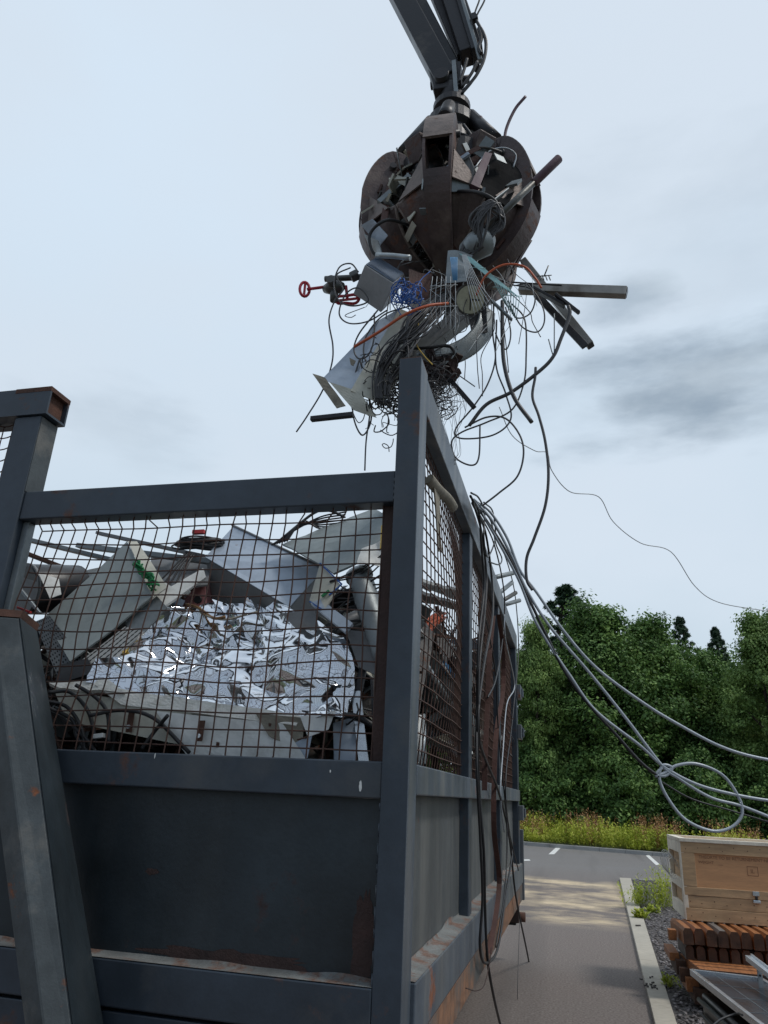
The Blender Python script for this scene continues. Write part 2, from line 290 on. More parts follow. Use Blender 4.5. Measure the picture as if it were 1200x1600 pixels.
# ---------------------------------------------------------------- builders
ORG = {}
def tag(o, label=None, cat=None, group=None, kind=None):
    if label: o['label'] = label
    if cat: o['category'] = cat
    if group: o['group'] = group
    if kind: o['kind'] = kind
    return o
def thing(name, label, cat, loc, group=None):
    o = bpy.data.objects.new(name, None); COL.objects.link(o); o.location = loc; o.empty_display_size = 0.2
    ORG[o.name] = V(loc); return tag(o, label, cat, group)
class MB:
    def __init__(s): s.v = []; s.f = []; s.uv = {}; s.sm = []
    def add(s, vs, fs, smooth=False):
        k = len(s.v); s.v += [tuple(p) for p in vs]; s.f += [tuple(i + k for i in f) for f in fs]; s.sm += [smooth] * len(fs); return s
    def box(s, a, b):
        x0, y0, z0 = a; x1, y1, z1 = b
        vs = [(x0, y0, z0), (x1, y0, z0), (x1, y1, z0), (x0, y1, z0), (x0, y0, z1), (x1, y0, z1), (x1, y1, z1), (x0, y1, z1)]
        return s.add(vs, [(0, 3, 2, 1), (4, 5, 6, 7), (0, 1, 5, 4), (1, 2, 6, 5), (2, 3, 7, 6), (3, 0, 4, 7)])
    def hexa(s, q, d):      # a quad (or polygon) pushed along d
        n = len(q); q = [V(p) for p in q]; d = V(d)
        fs = [tuple(range(n)), tuple(range(2 * n - 1, n - 1, -1))] + [(i, i + n, (i + 1) % n + n, (i + 1) % n) for i in range(n)]
        return s.add(q + [p + d for p in q], fs)
    def loft(s, A, B):
        n = len(A); fs = [tuple(range(n)), tuple(range(2 * n - 1, n - 1, -1))] + [(i, i + n, (i + 1) % n + n, (i + 1) % n) for i in range(n)]
        return s.add(list(A) + list(B), fs)
    def beam(s, p0, p1, w, h, up=(0, 0, 1)):
        p0, p1 = V(p0), V(p1); d = (p1 - p0).normalized(); u = V(up)
        a = d.cross(u)
        if a.length < 1e-3: a = d.cross(V((0, 1, 0)))
        a.normalize(); b = a.cross(d)
        c_ = [a * w / 2 + b * h / 2, a * w / 2 - b * h / 2, -a * w / 2 - b * h / 2, -a * w / 2 + b * h / 2]
        return s.loft([p0 + x for x in c_], [p1 + x for x in c_])
    def tube(s, pts, r, n=7, caps=True, smooth=True, flat=1.0):
        pts = [V(p) for p in pts]; m = len(pts)
        if m < 2: return s
        rr = r if hasattr(r, '__len__') else [r] * m
        t = (pts[1] - pts[0]).normalized(); a = t.orthogonal().normalized(); vs = []
        for i in range(m):
            t2 = (pts[min(i + 1, m - 1)] - pts[max(i - 1, 0)])
            t2 = t2.normalized() if t2.length > 1e-9 else t
            a = (a - t2 * a.dot(t2))
            a = a.normalized() if a.length > 1e-6 else t2.orthogonal().normalized()
            b = t2.cross(a); t = t2
            for k in range(n):
                g = 2 * math.pi * k / n; vs.append(pts[i] + (a * math.cos(g) + b * math.sin(g) * flat) * rr[i])
        fs = [(i * n + k, i * n + (k + 1) % n, (i + 1) * n + (k + 1) % n, (i + 1) * n + k) for i in range(m - 1) for k in range(n)]
        if caps: fs += [tuple(range(n - 1, -1, -1)), tuple((m - 1) * n + k for k in range(n))]
        s.add(vs, fs, smooth)
        if caps: s.sm[-1] = s.sm[-2] = False
        return s
    def cyl(s, p0, p1, r, n=16, r1=None): return s.tube([p0, p1], [r, r if r1 is None else r1], n)
    def build(s, name, m, parent=None, bevel=0.0, uvs=None, solid=0.0):
        me = bpy.data.meshes.new(name); o = bpy.data.objects.new(name, me)
        if parent is not None: org = ORG[parent.name]
        else:
            a = np.array([tuple(p) for p in s.v]); org = V((float(a[:, 0].min() + a[:, 0].max()) / 2, float(a[:, 1].min() + a[:, 1].max()) / 2, float(a[:, 2].min())))
        me.from_pydata([tuple(V(p) - org) for p in s.v], [], s.f); me.polygons.foreach_set('use_smooth', s.sm)
        if uvs is not None:
            ul = me.uv_layers.new(name='UVMap')
            for lp in me.loops: ul.data[lp.index].uv = uvs[lp.vertex_index]
        me.materials.append(m); me.update()
        COL.objects.link(o); ORG[o.name] = org
        if parent is not None: o.parent = parent
        else: o.location = org
        if bevel > 0:
            b = o.modifiers.new('bevel', 'BEVEL'); b.width = bevel; b.segments = 2; b.limit_method = 'ANGLE'; b.angle_limit = R(40)
        if solid > 0:
            b = o.modifiers.new('solid', 'SOLIDIFY'); b.thickness = solid; b.offset = 0
        return o
def spline(P, k=8):
    P = [V(p) for p in P]
    if len(P) < 3: return [P[0].lerp(P[-1], i / k) for i in range(k + 1)]
    Q = [P[0] * 2 - P[1]] + P + [P[-1] * 2 - P[-2]]; o = []
    for i in range(1, len(Q) - 2):
        a, b, c_, d = Q[i - 1], Q[i], Q[i + 1], Q[i + 2]
        for j in range(k):
            t = j / k; o.append(0.5 * ((2 * b) + (c_ - a) * t + (2 * a - 5 * b + 4 * c_ - d) * t * t + (3 * b - a - 3 * c_ + d) * t ** 3))
    o.append(P[-1]); return o
def sheet(quad, nx=8, ny=8, amp=0.01, sc=3.0, seed=0, edge=None):
    """bilinear sheet with gentle dents; returns MB and uvs"""
    a, b, c_, d = [V(p) for p in quad]; n = (b - a).cross(d - a).normalized(); mb = MB(); uv = []
    for j in range(ny + 1):
        for i in range(nx + 1):
            s, t = i / nx, j / ny
            p = a.lerp(b, s).lerp(d.lerp(c_, s), t)
            h = amp * (noise.noise(p * sc + V((seed, seed * 1.7, 0))) * 1.6 + 0.5 * noise.noise(p * sc * 3 + V((seed, 0, 3))))
            mb.v.append(tuple(p + n * h)); uv.append((s, t))
    for j in range(ny):
        for i in range(nx):
            k = j * (nx + 1) + i; mb.f.append((k, k + 1, k + nx + 2, k + nx + 1)); mb.sm.append(False)
    return mb, uv
def panel(name, label, cat, quad, m, th=0.004, amp=0.008, nx=8, ny=8, parent=None, group=None, seed=None):
    mb, uv = sheet(quad, nx, ny, amp, 3.0, random.random() * 50 if seed is None else seed)
    o = mb.build(name, m, parent, uvs=uv, solid=th)
    if parent is None: tag(o, label, cat, group)
    return o
def PY(*a): return [onY(*p) for p in a]
def cab(name, label, pts, r, m, k=9, cat='cable', n=7, plane='Y', group=None):
    fn = {'Y': onY, 'X': onX}[plane]
    o = MB().tube(spline([fn(*p) for p in pts], k), r, n).build(name, m); return tag(o, label, cat, group)
def struct(o): o['kind'] = 'structure'; return o
def meshing(v, f, name, m, parent=None, smooth=False):
    me = bpy.data.meshes.new(name); v = np.asarray(v, dtype=np.float32); f = np.asarray(f, dtype=np.int32)
    org = np.array(ORG[parent.name]) if parent is not None else np.zeros(3)
    v = v - org
    me.vertices.add(len(v)); me.vertices.foreach_set('co', v.astype(np.float32).ravel())
    k = f.shape[1]; me.loops.add(f.size); me.loops.foreach_set('vertex_index', f.ravel()); me.polygons.add(len(f))
    me.polygons.foreach_set('loop_start', np.arange(0, f.size, k, dtype=np.int32)); me.update(calc_edges=True)
    me.materials.append(m); o = bpy.data.objects.new(name, me); COL.objects.link(o); ORG[o.name] = V(org)
    if parent is not None: o.parent = parent
    return o

# ================================================================ GROUND
g = MB(); g.add([(-160, -60, 0), (160, -60, 0), (160, 400, 0), (-160, 400, 0)], [(0, 1, 2, 3)]); struct(g.build('ground', m_verge)).location.z = -0.02
K0 = V((-2.02, 33.3, 0)); KD = (V((3.02, 31.6, 0)) - K0).normalized(); KN = V((-KD.y, KD.x, 0))
def onk(s, t, z=0.0): p = K0 + KD * s + KN * t; return (p.x, p.y, z)
a = MB(); a.add([(-40, -12, 0.0), (0.98, -12, 0.0), (0.98, 20.6, 0.0), (40, 20.6, 0.0), onk(45, 0), onk(-42, 0)], [(0, 1, 2, 3, 4, 5)]); struct(a.build('asphalt_road', m_asph))
def kx(y): return 0.55 + (y - 7.5) * (0.96 - 0.55) / 13.06      # left edge of the near kerb
def kx2(y): return 0.72 + (y - 7.5) * (1.22 - 0.72) / 13.06
bedz = 0.03
b_ = MB(); b_.add([(kx2(-2), -2, bedz), (14, -2, bedz), (14, 20.6, bedz), (kx2(20.6), 20.6, bedz)], [(0, 1, 2, 3)]); struct(b_.build('gravel_bed', m_soil))
# kerb stones, one mesh (flush kerb with joints)
kb = MB(); y = -1.0
while y < 20.4:
    y1 = min(y + 0.995, 20.6); kb.loft([(kx(y), y, -.05), (kx2(y), y, -.05), (kx2(y), y, .055), (kx(y), y, .05)], [(kx(y1), y1, -.05), (kx2(y1), y1, -.05), (kx2(y1), y1, .055), (kx(y1), y1, .05)]); y += 1.0
struct(kb.build('kerb', m_kerb, bevel=.006))
kb = MB(); s_ = -30
while s_ < 40:
    kb.loft([onk(s_, 0, -.05), onk(s_, .16, -.05), onk(s_, .16, .14), onk(s_, 0.02, .13)], [onk(s_ + .99, 0, -.05), onk(s_ + .99, .16, -.05), onk(s_ + .99, .16, .14), onk(s_ + .99, 0.02, .13)]); s_ += 1.0
struct(kb.build('far_kerb', m_kerbf, bevel=.008))
kb = MB(); kb.box((1.28, 20.45, -.05), (14, 20.6, .05)); struct(kb.build('bed_edge', m_kerbf))
def mark(pts):
    q = MB(); q.add([(p.x, p.y, 0.005) for p in pts], [(0, 1, 2, 3)]); struct(q.build('road_marking', m_line))
mark([onZ(857, 1335, 0), onZ(866, 1335, 0), onZ(876, 1325, 0), onZ(868, 1325, 0)])
mark([onZ(1009, 1337, 0), onZ(1014, 1336, 0), onZ(1031, 1351, 0), onZ(1025, 1352, 0)])
mark([onZ(812, 1343, 0), onZ(827, 1343, 0), onZ(829, 1345, 0), onZ(812, 1345.5, 0)])
v_ = MB(); NN = 70
for i in range(NN + 1):
    for j in range(9):
        s_ = -34 + i * 1.2; t_ = .14 + j * 4; p = onk(s_, t_, .10 + 0.05 * j + .12 * noise.noise(V((s_ * .3, t_ * .3, 0)))); v_.v.append(p)
for i in range(NN):
    for j in range(8): k = i * 9 + j; v_.f.append((k, k + 9, k + 10, k + 1)); v_.sm.append(True)
struct(v_.build('verge', m_verge))
# slate chips: thousands of flat shards
rng = np.random.default_rng(4)
def shards(n, xs_, ys_, smin, smax, z0, inside, zf=0.5):
    pts = []
    while len(pts) < n:
        x = rng.uniform(*xs_); yy = rng.uniform(*ys_) if rng.random() < .4 else ys_[0] + (ys_[1] - ys_[0]) * rng.random() ** 2.0
        if inside(x, yy): pts.append((x, yy))
    vs = []; fs = []
    base = np.array([(1, 0, 0), (.4, .8, 0), (-.6, .6, 0), (-1, -.1, 0), (-.3, -.8, 0), (.6, -.6, 0), (.1, 0, .5), (0, 0.05, -.5)])
    bf = [(0, 1, 6), (1, 2, 6), (2, 3, 6), (3, 4, 6), (4, 5, 6), (5, 0, 6), (1, 0, 7), (2, 1, 7), (3, 2, 7), (4, 3, 7), (5, 4, 7), (0, 5, 7)]
    for x, yy in pts:
        s = rng.uniform(smin, smax); q = base * np.array([s, s * rng.uniform(.45, .9), s * zf]) * rng.uniform(.8, 1.2, (8, 1))
        e = Matrix.Rotation(rng.uniform(-.5, .5), 3, 'X') @ Matrix.Rotation(rng.uniform(0, 6.28), 3, 'Z')
        q = q @ np.array(e).T + np.array([x, yy, z0 + rng.uniform(0, .03)]); k = len(vs) * 8; vs.append(q); fs += [tuple(i + k for i in f) for f in bf]
    return np.concatenate(vs), fs
sv, sf = shards(17000, (.6, 3.6), (6.0, 20.4), .013, .034, .035, lambda x, y: x > kx2(y) + .02)
o = meshing(sv, sf, 'slate_gravel', m_gravel); tag(o, 'purple grey slate chips covering the bed right of the kerb', 'gravel', kind='stuff')
# plants -------------------------------------------------------------------------
def weeds(name, spots, m, label, cat, kind=None, blade=(.05, .012), nleaf=26, group=None):
    vs = []; fs = []
    for (x, yy, z, h, sp) in spots:
        lean = rng.uniform(-.25, .25, 2)
        for k in range(nleaf):
            f = (k + 1) / nleaf; c0 = np.array([x + lean[0] * h * f + rng.normal(0, sp), yy + lean[1] * h * f + rng.normal(0, sp), z + h * f])
            an = rng.uniform(0, 6.28); d = np.array([math.cos(an), math.sin(an), rng.uniform(.1, 1.1)]); d /= np.linalg.norm(d); s = np.array([-math.sin(an), math.cos(an), 0])
            l = blade[0] * rng.uniform(.6, 1.4) * (1.3 - .6 * f); wd = blade[1] * rng.uniform(.7, 1.3)
            i = len(vs) * 4; vs.append(np.array([c0, c0 + d * l * .5 + s * wd, c0 + d * l, c0 + d * l * .5 - s * wd])); fs.append((i, i + 1, i + 2, i + 3))
        i = len(vs) * 4; vs.append(np.array([(x - .003, yy, z), (x + .003, yy, z), (x + lean[0] * h + .002, yy + lean[1] * h, z + h), (x + lean[0] * h - .002, yy + lean[1] * h, z + h)])); fs.append((i, i + 1, i + 2, i + 3))
    o = meshing(np.concatenate(vs), fs, name, m); return tag(o, label, cat, group, kind)
sp = []
for i in range(3300):
    s = rng.uniform(-6, 20); t = .25 + 3.2 * rng.random(); p = onk(s, t)
    hh = .4 + .65 * noise.noise(V((s * .6, t * .5, 2))) + rng.uniform(-.15, .3) + t * .05
    sp.append((p[0], p[1], .12, max(.15, hh), .05))
weeds('verge_plants', sp, m_weed, 'yellow green weeds growing behind the far kerb', 'weeds', 'stuff', (.15, .026), 14)
sp = []
for i in range(1700):
    s = rng.uniform(-6, 20)
    if noise.noise(V((s * .75, 0, 9))) < -.08: continue
    t = 1.0 + 2.8 * rng.random(); p = onk(s, t); sp.append((p[0], p[1], .12, rng.uniform(.75, 1.25) + .25 * noise.noise(V((s, 0, 4))), .02))
weeds('seed_heads', sp, m_seed, 'rust brown seeding grasses standing above the weeds', 'grasses', 'stuff', (.12, .022), 13)
def clump(px, py, n, h, sp_, lab, m=m_weed, bl=(.09, .012), nl=16):
    c0 = onZ(px, py, .04); q = [(c0.x + rng.normal(0, sp_), c0.y + rng.normal(0, sp_), .04, h * rng.uniform(.55, 1.1), .018) for _ in range(n)]
    weeds('weed_clump', q, m, lab, 'weed', None, bl, nl, 'weeds on the slate bed')
clump(1037, 1418, 36, .60, .15, 'tall yellow green weed clump growing beside the wooden crate')
clump(1000, 1415, 26, .38, .14, 'thin sparse weeds left of the tall clump on the slate')
clump(1001, 1435, 14, .12, .04, 'tiny bright weed tuft touching the kerb', bl=(.06, .02))
clump(1019, 1428, 14, .12, .04, 'small round weed tuft in front of the tall clump', bl=(.05, .02))
clump(1046, 1542, 9, .10, .04, 'small green sprig low on the slate near the timber stack', bl=(.05, .01))

# trees --------------------------------------------------------------------------
def tree_data(seed, h, rad, blobs, leaves, leafsize, kind='dec'):
    r = np.random.default_rng(seed); tb = MB()
    ht = h * (.93 if kind == 'pine' else .8)
    tr = [(r.normal(0, .05) * i, r.normal(0, .05) * i, ht * i / 6) for i in range(7)]
    tb.tube(tr, [.26 * h / 11 * (1 - .13 * i) for i in range(7)], 8)
    C = []
    if kind == 'dec':
        for i in range(blobs):
            f = (i + .5) / blobs; z = h * (.10 + .88 * f ** .85); rr = rad * math.sin(math.pi * min(1, .22 + .73 * (z / h) ** .9)) ** .7 if z > .2 * h else rad * .75
            rr *= (1.0 if z < .75 * h else max(.25, 1.35 - 1.25 * (z / h - .5) * 2 * .8)); an = i * 2.399 + r.uniform(-.4, .4); q = rr * (.45 + .6 * r.random())
            C.append((math.cos(an) * q, math.sin(an) * q, z * (.95 + .08 * r.random()), rad * r.uniform(.17, .40)))
    else:
        for i in range(blobs):
            z = h * (.3 + .7 * (i / blobs) ** .8); rr = rad * min(.9, 2.3 * max(0, 1.01 - (z / h))) + .03; an = i * 2.399; q = rr * r.uniform(.3, 1)
            C.append((math.cos(an) * q, math.sin(an) * q, z, rad * r.uniform(.10, .19) * (1.5 - 1.1 * z / h)))
    for k, (x, y_, z, q) in enumerate(C):
        if k % 3 == 0:
            z0 = max(h * .12, z - math.hypot(x, y_) * .7); p0 = V((0, 0, min(z0, ht))); tb.tube(spline([p0, V((x * .5, y_ * .5, (p0.z + z) / 2 - .1)), V((x, y_, z))], 3), [.09, .07, .06, .05, .04, .03, .02], 5)
    per = leaves // len(C); vs = []
    for (x, y_, z, q) in C:
        u = r.normal(0, 1, (per, 3)); u /= np.linalg.norm(u, axis=1)[:, None]; rd = q * r.random(per) ** .22 * r.uniform(.75, 1.15, per)
        # sub-clusters give ragged sprays
        sub = r.normal(0, 1, (9, 3)); sub /= np.linalg.norm(sub, axis=1)[:, None]; pick = sub[r.integers(0, 9, per)]
        u2 = u * .55 + pick * .75; ctr = np.array([x, y_, z]) + u2 * rd[:, None] * np.array([1.1, 1.1, .72 if kind == 'dec' else .4])
        n = u + np.array([0, 0, .6]) + r.normal(0, .5, (per, 3)); n /= np.linalg.norm(n, axis=1)[:, None]
        t1 = np.cross(n, r.normal(0, 1, (per, 3))); t1 /= np.linalg.norm(t1, axis=1)[:, None]; t2 = np.cross(n, t1)
        s = (leafsize * r.uniform(.6, 1.3, per))[:, None]; asp = .62 if kind == 'dec' else .16
        vs.append(np.stack([ctr - t1 * s, ctr + t2 * s * asp, ctr + t1 * s, ctr - t2 * s * asp], 1).reshape(-1, 3))
    vs = np.concatenate(vs); fs = np.arange(len(vs)).reshape(-1, 4)
    return tb, vs, fs
PROTO = {}
def tree(kind, x, y_, sc, rz, label, name='deciduous_tree', cat='tree', group='trees behind the car park'):
    t = bpy.data.objects.new(name, None); COL.objects.link(t); t.location = (x, y_, .1); t.rotation_euler.z = rz; t.scale = sc; ORG[t.name] = V((0, 0, 0)); tag(t, label, cat, group)
    if kind not in PROTO:
        sd_, h, rad, bl, lv, ls, kk, lm = {'a': (1, 12, 3.6, 90, 66000, .095, 'dec', m_leafd), 'b': (2, 12, 3.4, 80, 60000, .095, 'dec', m_leafl), 'c': (3, 12, 3.8, 96, 66000, .098, 'dec', m_leafd), 'p': (4, 13, 2.6, 110, 26000, .17, 'pine', m_leafp), 's': (5, 4, 2.4, 40, 22000, .085, 'dec', m_leafd)}[kind]
        tb, vs, fs = tree_data(sd_, h, rad, bl, lv, ls, kk)
        a1 = tb.build('trunk', m_bark, t); a2 = meshing(vs, fs, 'crown', lm, t); PROTO[kind] = (a1, a2)
    else:
        for q in PROTO[kind]: c_ = q.copy(); COL.objects.link(c_); c_.parent = t
def hpx(u, v, y): p = onY(u, v, y); return p.x, p.z
TR = [  # u of crown centre, v of its top, y, kind, width, label
 (835, 975, 40, 'b', .62, 'slender pale green tree just right of the container end'),
 (884, 926, 46, 'p', 1.5, 'dark pine rising above the broadleaf crowns left of centre'),
 (928, 950, 41, 'a', 1.0, 'tallest dark broadleaf tree, nearest right of the pine'),
 (1010, 975, 42.5, 'c', .95, 'dark green broadleaf tree in the middle of the wood edge'),
 (1062, 974, 48, 'p', .8, 'thin conifer top poking up over the middle trees'),
 (1118, 990, 49, 'p', .8, 'spindly conifer top between the middle and right hand trees'),
 (1095, 1020, 43, 'a', .85, 'lower dark broadleaf tree under the spindly conifer'),
 (1185, 968, 39, 'b', .8, 'light green tree at the right edge of the photo'),
 (1235, 950, 46, 'c', 1.0, 'broad tree mostly outside the right edge'),
 (960, 1010, 47, 'a', 1.1, 'shaded tree standing behind the dark front row'),
]
for i, (u, v, yy, kk, wd, lab) in enumerate(TR):
    x, z = hpx(u, v, yy); H = {'a': 11.9, 'b': 11.9, 'c': 11.9, 'p': 12.6}[kk]; s = (z - .1) / H
    tree(kk, x, yy, (s * wd, s * wd, s), i * 1.3, lab, 'pine_tree' if kk == 'p' else 'deciduous_tree')
for i, (x, yy, s) in enumerate([(-3.5, 47, .9), (3.5, 52, 1.05), (9, 53, 1.0), (15, 50, 1.0), (-9, 46, 1.0), (20, 44, 1.05), (1.2, 51, .9), (6.2, 50.5, .9), (12, 46, .9)]):
    tree('ac'[i % 2], x, yy, (s * 1.1, s * 1.1, s * .93), i * 2.1, 'dark broadleaf tree in the back row of the wood, hidden by the front trees', group='back row of the wood')
for i in range(15):
    x = -4.5 + i * 1.25; yy = 39.2 + .6 * math.sin(i * 2.3) - x * .12; s = .62 + .25 * math.sin(i * 4.1)
    tree('s', x, yy, (s * 1.0, s * 1.0, s * 1.15), i * 1.9, 'dark leafy bush at the foot of the wood edge', 'bush', 'bush', 'bushes along the foot of the wood')
# ================================================================ CONTAINER
XS, YC = -0.63, 3.0
XL = -3.26; YB = 9.40
T = thing('scrap_container', 'tall dark steel scrap container with rusty mesh sides, heaped with metal scrap', 'container', (-1.95, 6.2, 0.62))
def bx(name, a, b, m=m_frame, bev=.006, parent=None): return MB().box(a, b).build(name, m, parent or T, bevel=bev)
P_corner = bx('corner_post', (-.738, 3.0, .62), (-.63, 3.165, 3.64), m_rail)
bx('corner_post_shaded_face', (-.7375, 2.994, .62), (-.6305, 2.999, 3.638), m_frame, .002)  # dark sheet: shade on the front of the post, painted
bx('post_cap', (-.736, 3.002, 3.641), (-.632, 3.163, 3.648), m_rust, .002, P_corner)
# side wall (faces +X)
bx('side_top_beam', (-.735, 3.166, 3.42), (-.632, YB + .02, 3.62), m_rail)
for y0 in (4.93, 7.05): bx('side_post', (-.722, y0, .90), (-.645, y0 + .14, 3.419))
bx('end_post', (-.738, 9.2, .90), (-.636, 9.40, 3.419))
bx('side_middle_rail', (-.735, 3.166, 1.655), (-.628, YB, 1.775), m_rail)
bx('side_ledge_rail', (-.735, 3.166, .80), (-.612, YB, .995), m_rail)
o = MB(); N_ = 60
for i in range(N_ + 1):      # dusty crust lying on the ledge with a ragged inner edge
    yy = 3.17 + i * (YB - 3.19) / N_; o.v += [(-.614, yy, .998), (-.698 + .018 * noise.noise(V((yy * 5, 1, 0))), yy, 1.004 + .006 * noise.noise(V((yy * 9, 0, 0)))), (-.7015, yy, 1.016 + .035 * max(0, noise.noise(V((yy * 2.1, 5, 0)))))]
for i in range(N_):
    for j in range(2): k = i * 3 + j; o.f.append((k, k + 3, k + 4, k + 1)); o.sm.append(True)
o.build('ledge_dust', m_ledge, T)
m_lrust = mat('rusting_rail', (0.085, 0.088, 0.085), 0.65, 0.1, 0.3, 1.6, 0.2, 60, rust=0.75, rcol=(0.13, 0.065, 0.035), dirt=.2)
bx('side_bottom_rail', (-.735, 3.166, .625), (-.622, YB, .79), m_lrust)
bx('rust_seam', (-.64, 3.17, .788), (-.6205, YB - .02, .803), m_rust, .002)
for y0, y1 in ((3.167, 4.929), (5.071, 7.049), (7.191, 9.199)): bx('side_plate', (-.712, y0, .996), (-.704, y1, 1.654), m_side, 0)
# front wall (faces the camera)
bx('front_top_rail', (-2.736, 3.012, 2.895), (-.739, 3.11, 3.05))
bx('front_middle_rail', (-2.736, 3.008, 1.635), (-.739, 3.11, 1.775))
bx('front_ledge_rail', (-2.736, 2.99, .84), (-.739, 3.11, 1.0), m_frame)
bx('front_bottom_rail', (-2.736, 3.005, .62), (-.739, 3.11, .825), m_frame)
bx('front_groove', (-2.736, 3.04, .826), (-.739, 3.1, .839), m_black, 0)
o = MB()
for i in range(N_ + 1):
    xx = -2.73 + i * 1.99 / N_; o.v += [(xx, 2.992, 1.003), (xx, 3.05, 1.006), (xx, 3.0725, 1.012 + .02 * max(0, noise.noise(V((xx * 4, 3, 0)))))]
for i in range(N_):
    for j in range(2): k = i * 3 + j; o.f.append((k, k + 3, k + 4, k + 1)); o.sm.append(True)
o.build('ledge_dust', m_ledge, T)
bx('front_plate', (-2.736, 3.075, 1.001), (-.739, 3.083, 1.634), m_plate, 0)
# rust patches eaten into the front plate, slightly raised scale with ragged outline
def blotch(cx, cz, w_, h_, seed, y=3.0735):
    mb = MB(); n = 46; mb.v.append((cx, y - .002, cz))
    for k in range(n):
        g = 2 * math.pi * k / n; q = 1 + .45 * noise.noise(V((math.cos(g) * 2.2, math.sin(g) * 2.2, seed))) + .25 * noise.noise(V((math.cos(g) * 7, math.sin(g) * 7, seed)))
        mb.v.append((cx + math.cos(g) * w_ * q, y - .0005, max(1.004, cz + math.sin(g) * h_ * q)))
    for k in range(n): mb.f.append((0, 1 + (k + 1) % n, 1 + k)); mb.sm.append(True)
    mb.build('rust_patch', m_rustd, T)
blotch(-1.35, 1.02, .34, .035, 1); blotch(-.80, 1.13, .045, .17, 2); blotch(-2.05, 1.02, .10, .03, 5); blotch(-1.72, 1.31, .03, .012, 8)
for k in range(9):      # weld beads at the corner joint
    z0 = 1.62 - k * .072
    mb = MB(); mb.tube([(-.741, 3.004, z0), (-.7405, 3.003, z0 - .03 - .02 * (k % 3))], .0045, 6).build('weld_bead', m_frame, T)
for z0 in (2.9, 2.93, 2.96, 2.99): MB().tube([(-.741, 3.01, z0), (-.7405, 3.01, z0 + .018)], .005, 6).build('weld_bead', m_frame, T)
bx('mesh_frame_bar', (-.80, 3.06, 1.776), (-.739, 3.10, 2.894), m_rustd, .003)
bx('inner_frame_bar', (-2.736, 3.05, 1.776), (-2.70, 3.10, 2.894), m_galvd, .003)
bx('left_post', (-2.905, 3.0, .62), (-2.737, 3.14, 3.498))
bx('left_post_lit_side', (-2.7365, 3.005, 3.052), (-2.732, 3.135, 3.49), m_chan, 0)  # paler sheets: sky light on the post's right face, put into the colour
bx('left_post_lit_side', (-2.7365, 3.111, 1.80), (-2.732, 3.135, 3.05), m_chan, 0)
o = MB(); oy0, oy1, oz0, oz1 = 2.985, 3.15, 3.50, 3.665; th = .012      # open ended tube
for (a, b) in (((XL, oy0, oz0), (-2.70, oy0 + th, oz1)), ((XL, oy1 - th, oz0), (-2.70, oy1, oz1)), ((XL, oy0 + th, oz0), (-2.70, oy1 - th, oz0 + th)), ((XL, oy0 + th, oz1 - th), (-2.70, oy1 - th, oz1))): o.box(a, b)
hb = o.build('head_beam', m_frame, T)
MB().box((-2.74, oy0 + .013, oz0 + .013), (-2.73, oy1 - .013, oz1 - .013)).build('tube_inside', m_rust, hb)
bx('rust_edge', (-2.93, 2.9835, 3.64), (-2.699, 3.152, 3.668), m_rust, .001, hb)
bx('left_corner_post', (XL, 3.0, .62), (XL + .11, 3.14, 3.499))
for z0, z1 in ((1.635, 1.775), (.84, 1.0), (.62, .825)): bx('front_left_rail', (XL + .111, 3.008, z0), (-2.906, 3.11, z1))
bx('front_left_plate', (XL + .111, 3.075, 1.001), (-2.906, 3.083, 1.634), m_plate, 0)
# far side, back and floor
bx('far_top_rail', (XL, 3.141, 2.42), (XL + .1, YB + .02, 2.52)); bx('far_wall_plate', (XL, 3.141, .62), (XL + .02, YB, 1.8), m_side)
for y0 in (5.0, 7.05, 9.25): bx('far_post', (XL + .021, y0, .70), (XL + .1, y0 + .12, 2.419))
bx('floor_plate', (XL + .021, 3.12, .63), (-.736, YB - .1, .69), m_plate, 0)
bx('rear_door', (XL + .022, YB - .06, .70), (-.739, YB - .01, 1.9), m_side); bx('rear_top_beam', (XL + .101, YB - .12, 3.42), (-.736, YB, 3.54))
for z0 in (2.82, 2.35, 1.45):      # door hinges standing proud of the end post
    h_ = MB(); h_.box((-.635, YB - .17, z0), (-.585, YB + .06, z0 + .16)); h_.box((-.585, YB - .05, z0 + .03), (-.565, YB + .05, z0 + .13)); h_.build('hinge', m_rail, T, bevel=.006)
bx('door_bolt_rail', (-.655, YB + .001, .62), (-.60, YB + .07, 1.35), m_rail)
# leaning lift channel in front of the container face
tpF = [onY(u, 968, 2.70) for u in (-42, -2, 31)]; btF = [onY(u, 1600, 2.70) for u in (38, 80, 113)]
tb_, bb_ = onY(54, 966, 2.975), onY(161, 1600, 2.975)
def ext(a, b, z): t = (z - a.z) / (b.z - a.z); return a + (b - a) * t
z0 = .62; A = [ext(a, b, 2.30) for a, b in zip(tpF, btF)]; B = [ext(a, b, z0) for a, b in zip(tpF, btF)]
A[1].y -= .045; B[1].y -= .045
Ab, Bb = ext(tb_, bb_, 2.30), ext(tb_, bb_, z0)
Al, Bl = V((A[0].x - .02, 2.975, 2.30)), V((B[0].x - .02, 2.975, z0))
ch = MB().loft([A[0], A[1], A[2], Ab, Al], [B[0], B[1], B[2], Bb, Bl]).build('lift_channel', m_chan, T, bevel=.008)
sf_ = MB(); e = V((.004, -.003, 0)); sf_.loft([A[2] + e, Ab + e, Ab + e * .2, A[2] + e * .2], [B[2] + e, Bb + e, Bb + e * .2, B[2] + e * .2]).build('channel_flange', m_plate, ch)
cp = MB(); zt = V((0, 0, .035)); cp.loft([p + V((0, 0, .002)) for p in (A[0], A[1], A[2], Ab, Al)], [p + zt + V((0, .01, 0)) for p in (A[0], A[1], A[2], Ab, Al)]).build('channel_cap', m_rust, ch)
